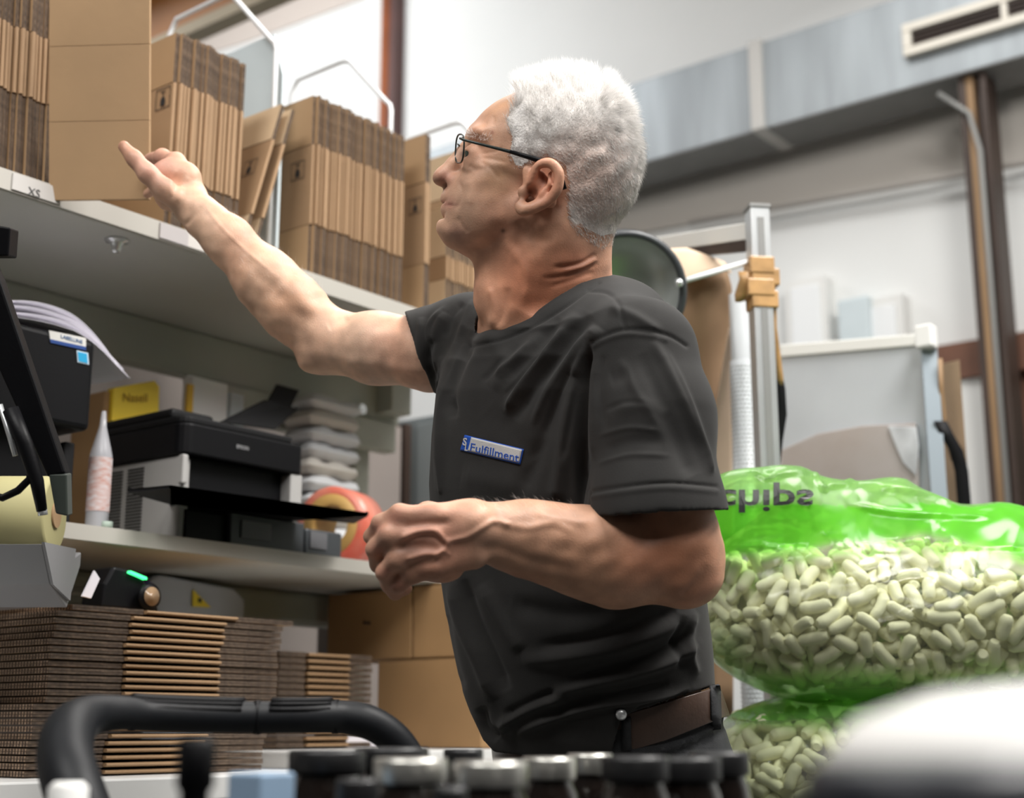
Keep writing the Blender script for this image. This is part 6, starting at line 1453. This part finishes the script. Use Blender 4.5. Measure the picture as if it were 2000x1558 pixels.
# near white container and dark jar, far out of focus
q = at(1995, 1335, d=.46); h = q[2]-.801; r = .070
M_['whited'] = mat('off white plastic', (.70, .69, .67), .5)
wt = thing('white_container', 'large out of focus white domed container at the bottom right', 'container', (q[0], q[1], .801))
MB().lathe([(.001, 0), (r, 0), (r, h-.055), (r*.99, h-.045)], (q[0], q[1], .801), 40).build('body', M_['whited'], wt)
MB().lathe([(r*1.02, h-.047), (r*1.02, h-.040), (r*.95, h-.026), (r*.75, h-.011), (r*.4, h-.003), (.001, h)], (q[0], q[1], .801), 40).build('domed_lid', M_['whited'], wt)
q = at(1860, 1482, d=.325); h = q[2]-.801; r = .036
dj = thing('dark_jar', 'dark out of focus jar in front of the white container at bottom right', 'jar', (q[0], q[1], .801))
MB().lathe([(.001, 0), (r*.9, 0), (r*.93, .01), (r*.93, h-.02), (.001, h-.02)], (q[0], q[1], .801), 36).build('glass_body', M_['glassd'], dj)
MB().lathe([(r, h-.02), (r, h-.004), (r*.9, h), (.001, h)], (q[0], q[1], .801), 36).build('lid', mat('blue black lid', (.02, .022, .03), .35), dj)
# trolley with black handle
tl = thing('push_trolley', 'black padded push trolley handle curving across the lower left', 'trolley', at(420, 1400, d=1.36)*np.array([1, 1, 0]))
hp = [(205, 1700, 1.16, 58), (150, 1560, 1.18, 58), (128, 1480, 1.22, 55), (138, 1425, 1.26, 50), (175, 1398, 1.30, 40), (230, 1392, 1.33, 34), (300, 1396, 1.36, 32), (450, 1400, 1.40, 31), (600, 1400, 1.43, 31), (665, 1400, 1.45, 32), (720, 1410, 1.455, 33), (770, 1442, 1.46, 32), (805, 1490, 1.465, 31), (840, 1560, 1.47, 31), (880, 1660, 1.48, 31)]
def cr_interp(L, n=6):
    L = [np.array(q, float) for q in L]; P = [L[0]]+L+[L[-1]]; out = []
    for i in range(1, len(P)-2):
        for k in range(n):
            t = k/n; a, b, c, d = P[i-1:i+3]; out.append(.5*((2*b)+(-a+c)*t+(2*a-5*b+4*c-d)*t*t+(-a+3*b-3*c+d)*t**3))
    return out+[L[-1]]
hq = cr_interp(hp); pts = [at(x, y, d=d) for x, y, d, r in hq]; rad = [r*KD*d for x, y, d, r in hq]
MB().tube(pts, rad, 24, up=VU).build('handle', mat('black rubber grip', (.008, .009, .011), .5, bump=.1, bs=100, spec=.25), tl)
for (xa, xb) in ((258, 500), (510, 655)):
    g_ = [(at(x, y-2, d=d), r*KD*d*1.03) for x, y, d, r in hq if xa < x < xb]
    for k in range(5):
        a = math.radians(35+k*22)
        MB().tube([p+VU*r*math.sin(a)-VF*r*math.cos(a) for p, r in g_], .0022, 6).build('grip_rib', M_['blackm'], tl)
for x in (258, 505, 655):
    i = min(range(len(hq)), key=lambda i: abs(hq[i][0]-x)+(1000 if hq[i][1] > 1450 else 0)); MB().tube([pts[i]-VR*.003, pts[i]+VR*.003], rad[i]*1.06, 24, up=VU).build('collar', M_['black'], tl)
eL, eR = pts[0], pts[-1]
for e_ in (eL, eR): MB().tube([e_+np.array([0, 0, .02]), (e_[0], e_[1], .12)], .016, 16).build('post', M_['black'], tl)
mid_ = (eL+eR)/2; MB().hexa([(eL[0], eL[1], .12), (eR[0], eR[1], .12), (eR[0]-.30, eR[1]-.05, .12), (eL[0]-.30, eL[1]-.05, .12)], (0, 0, .02)).build('platform', M_['blackm'], tl)
for p in ((eL[0], eL[1]), (eR[0], eR[1]), (eL[0]-.26, eL[1]-.05), (eR[0]-.26, eR[1]-.05)):
    MB().tube([(p[0], p[1]-.015, .05), (p[0], p[1]+.015, .05)], .049, 20).build('wheel', M_['black'], tl); MB().box((p[0]-.01, p[1]-.022, .05), (p[0]+.01, p[1]-.017, .12)).build('wheel_fork', M_['galvd'], tl)
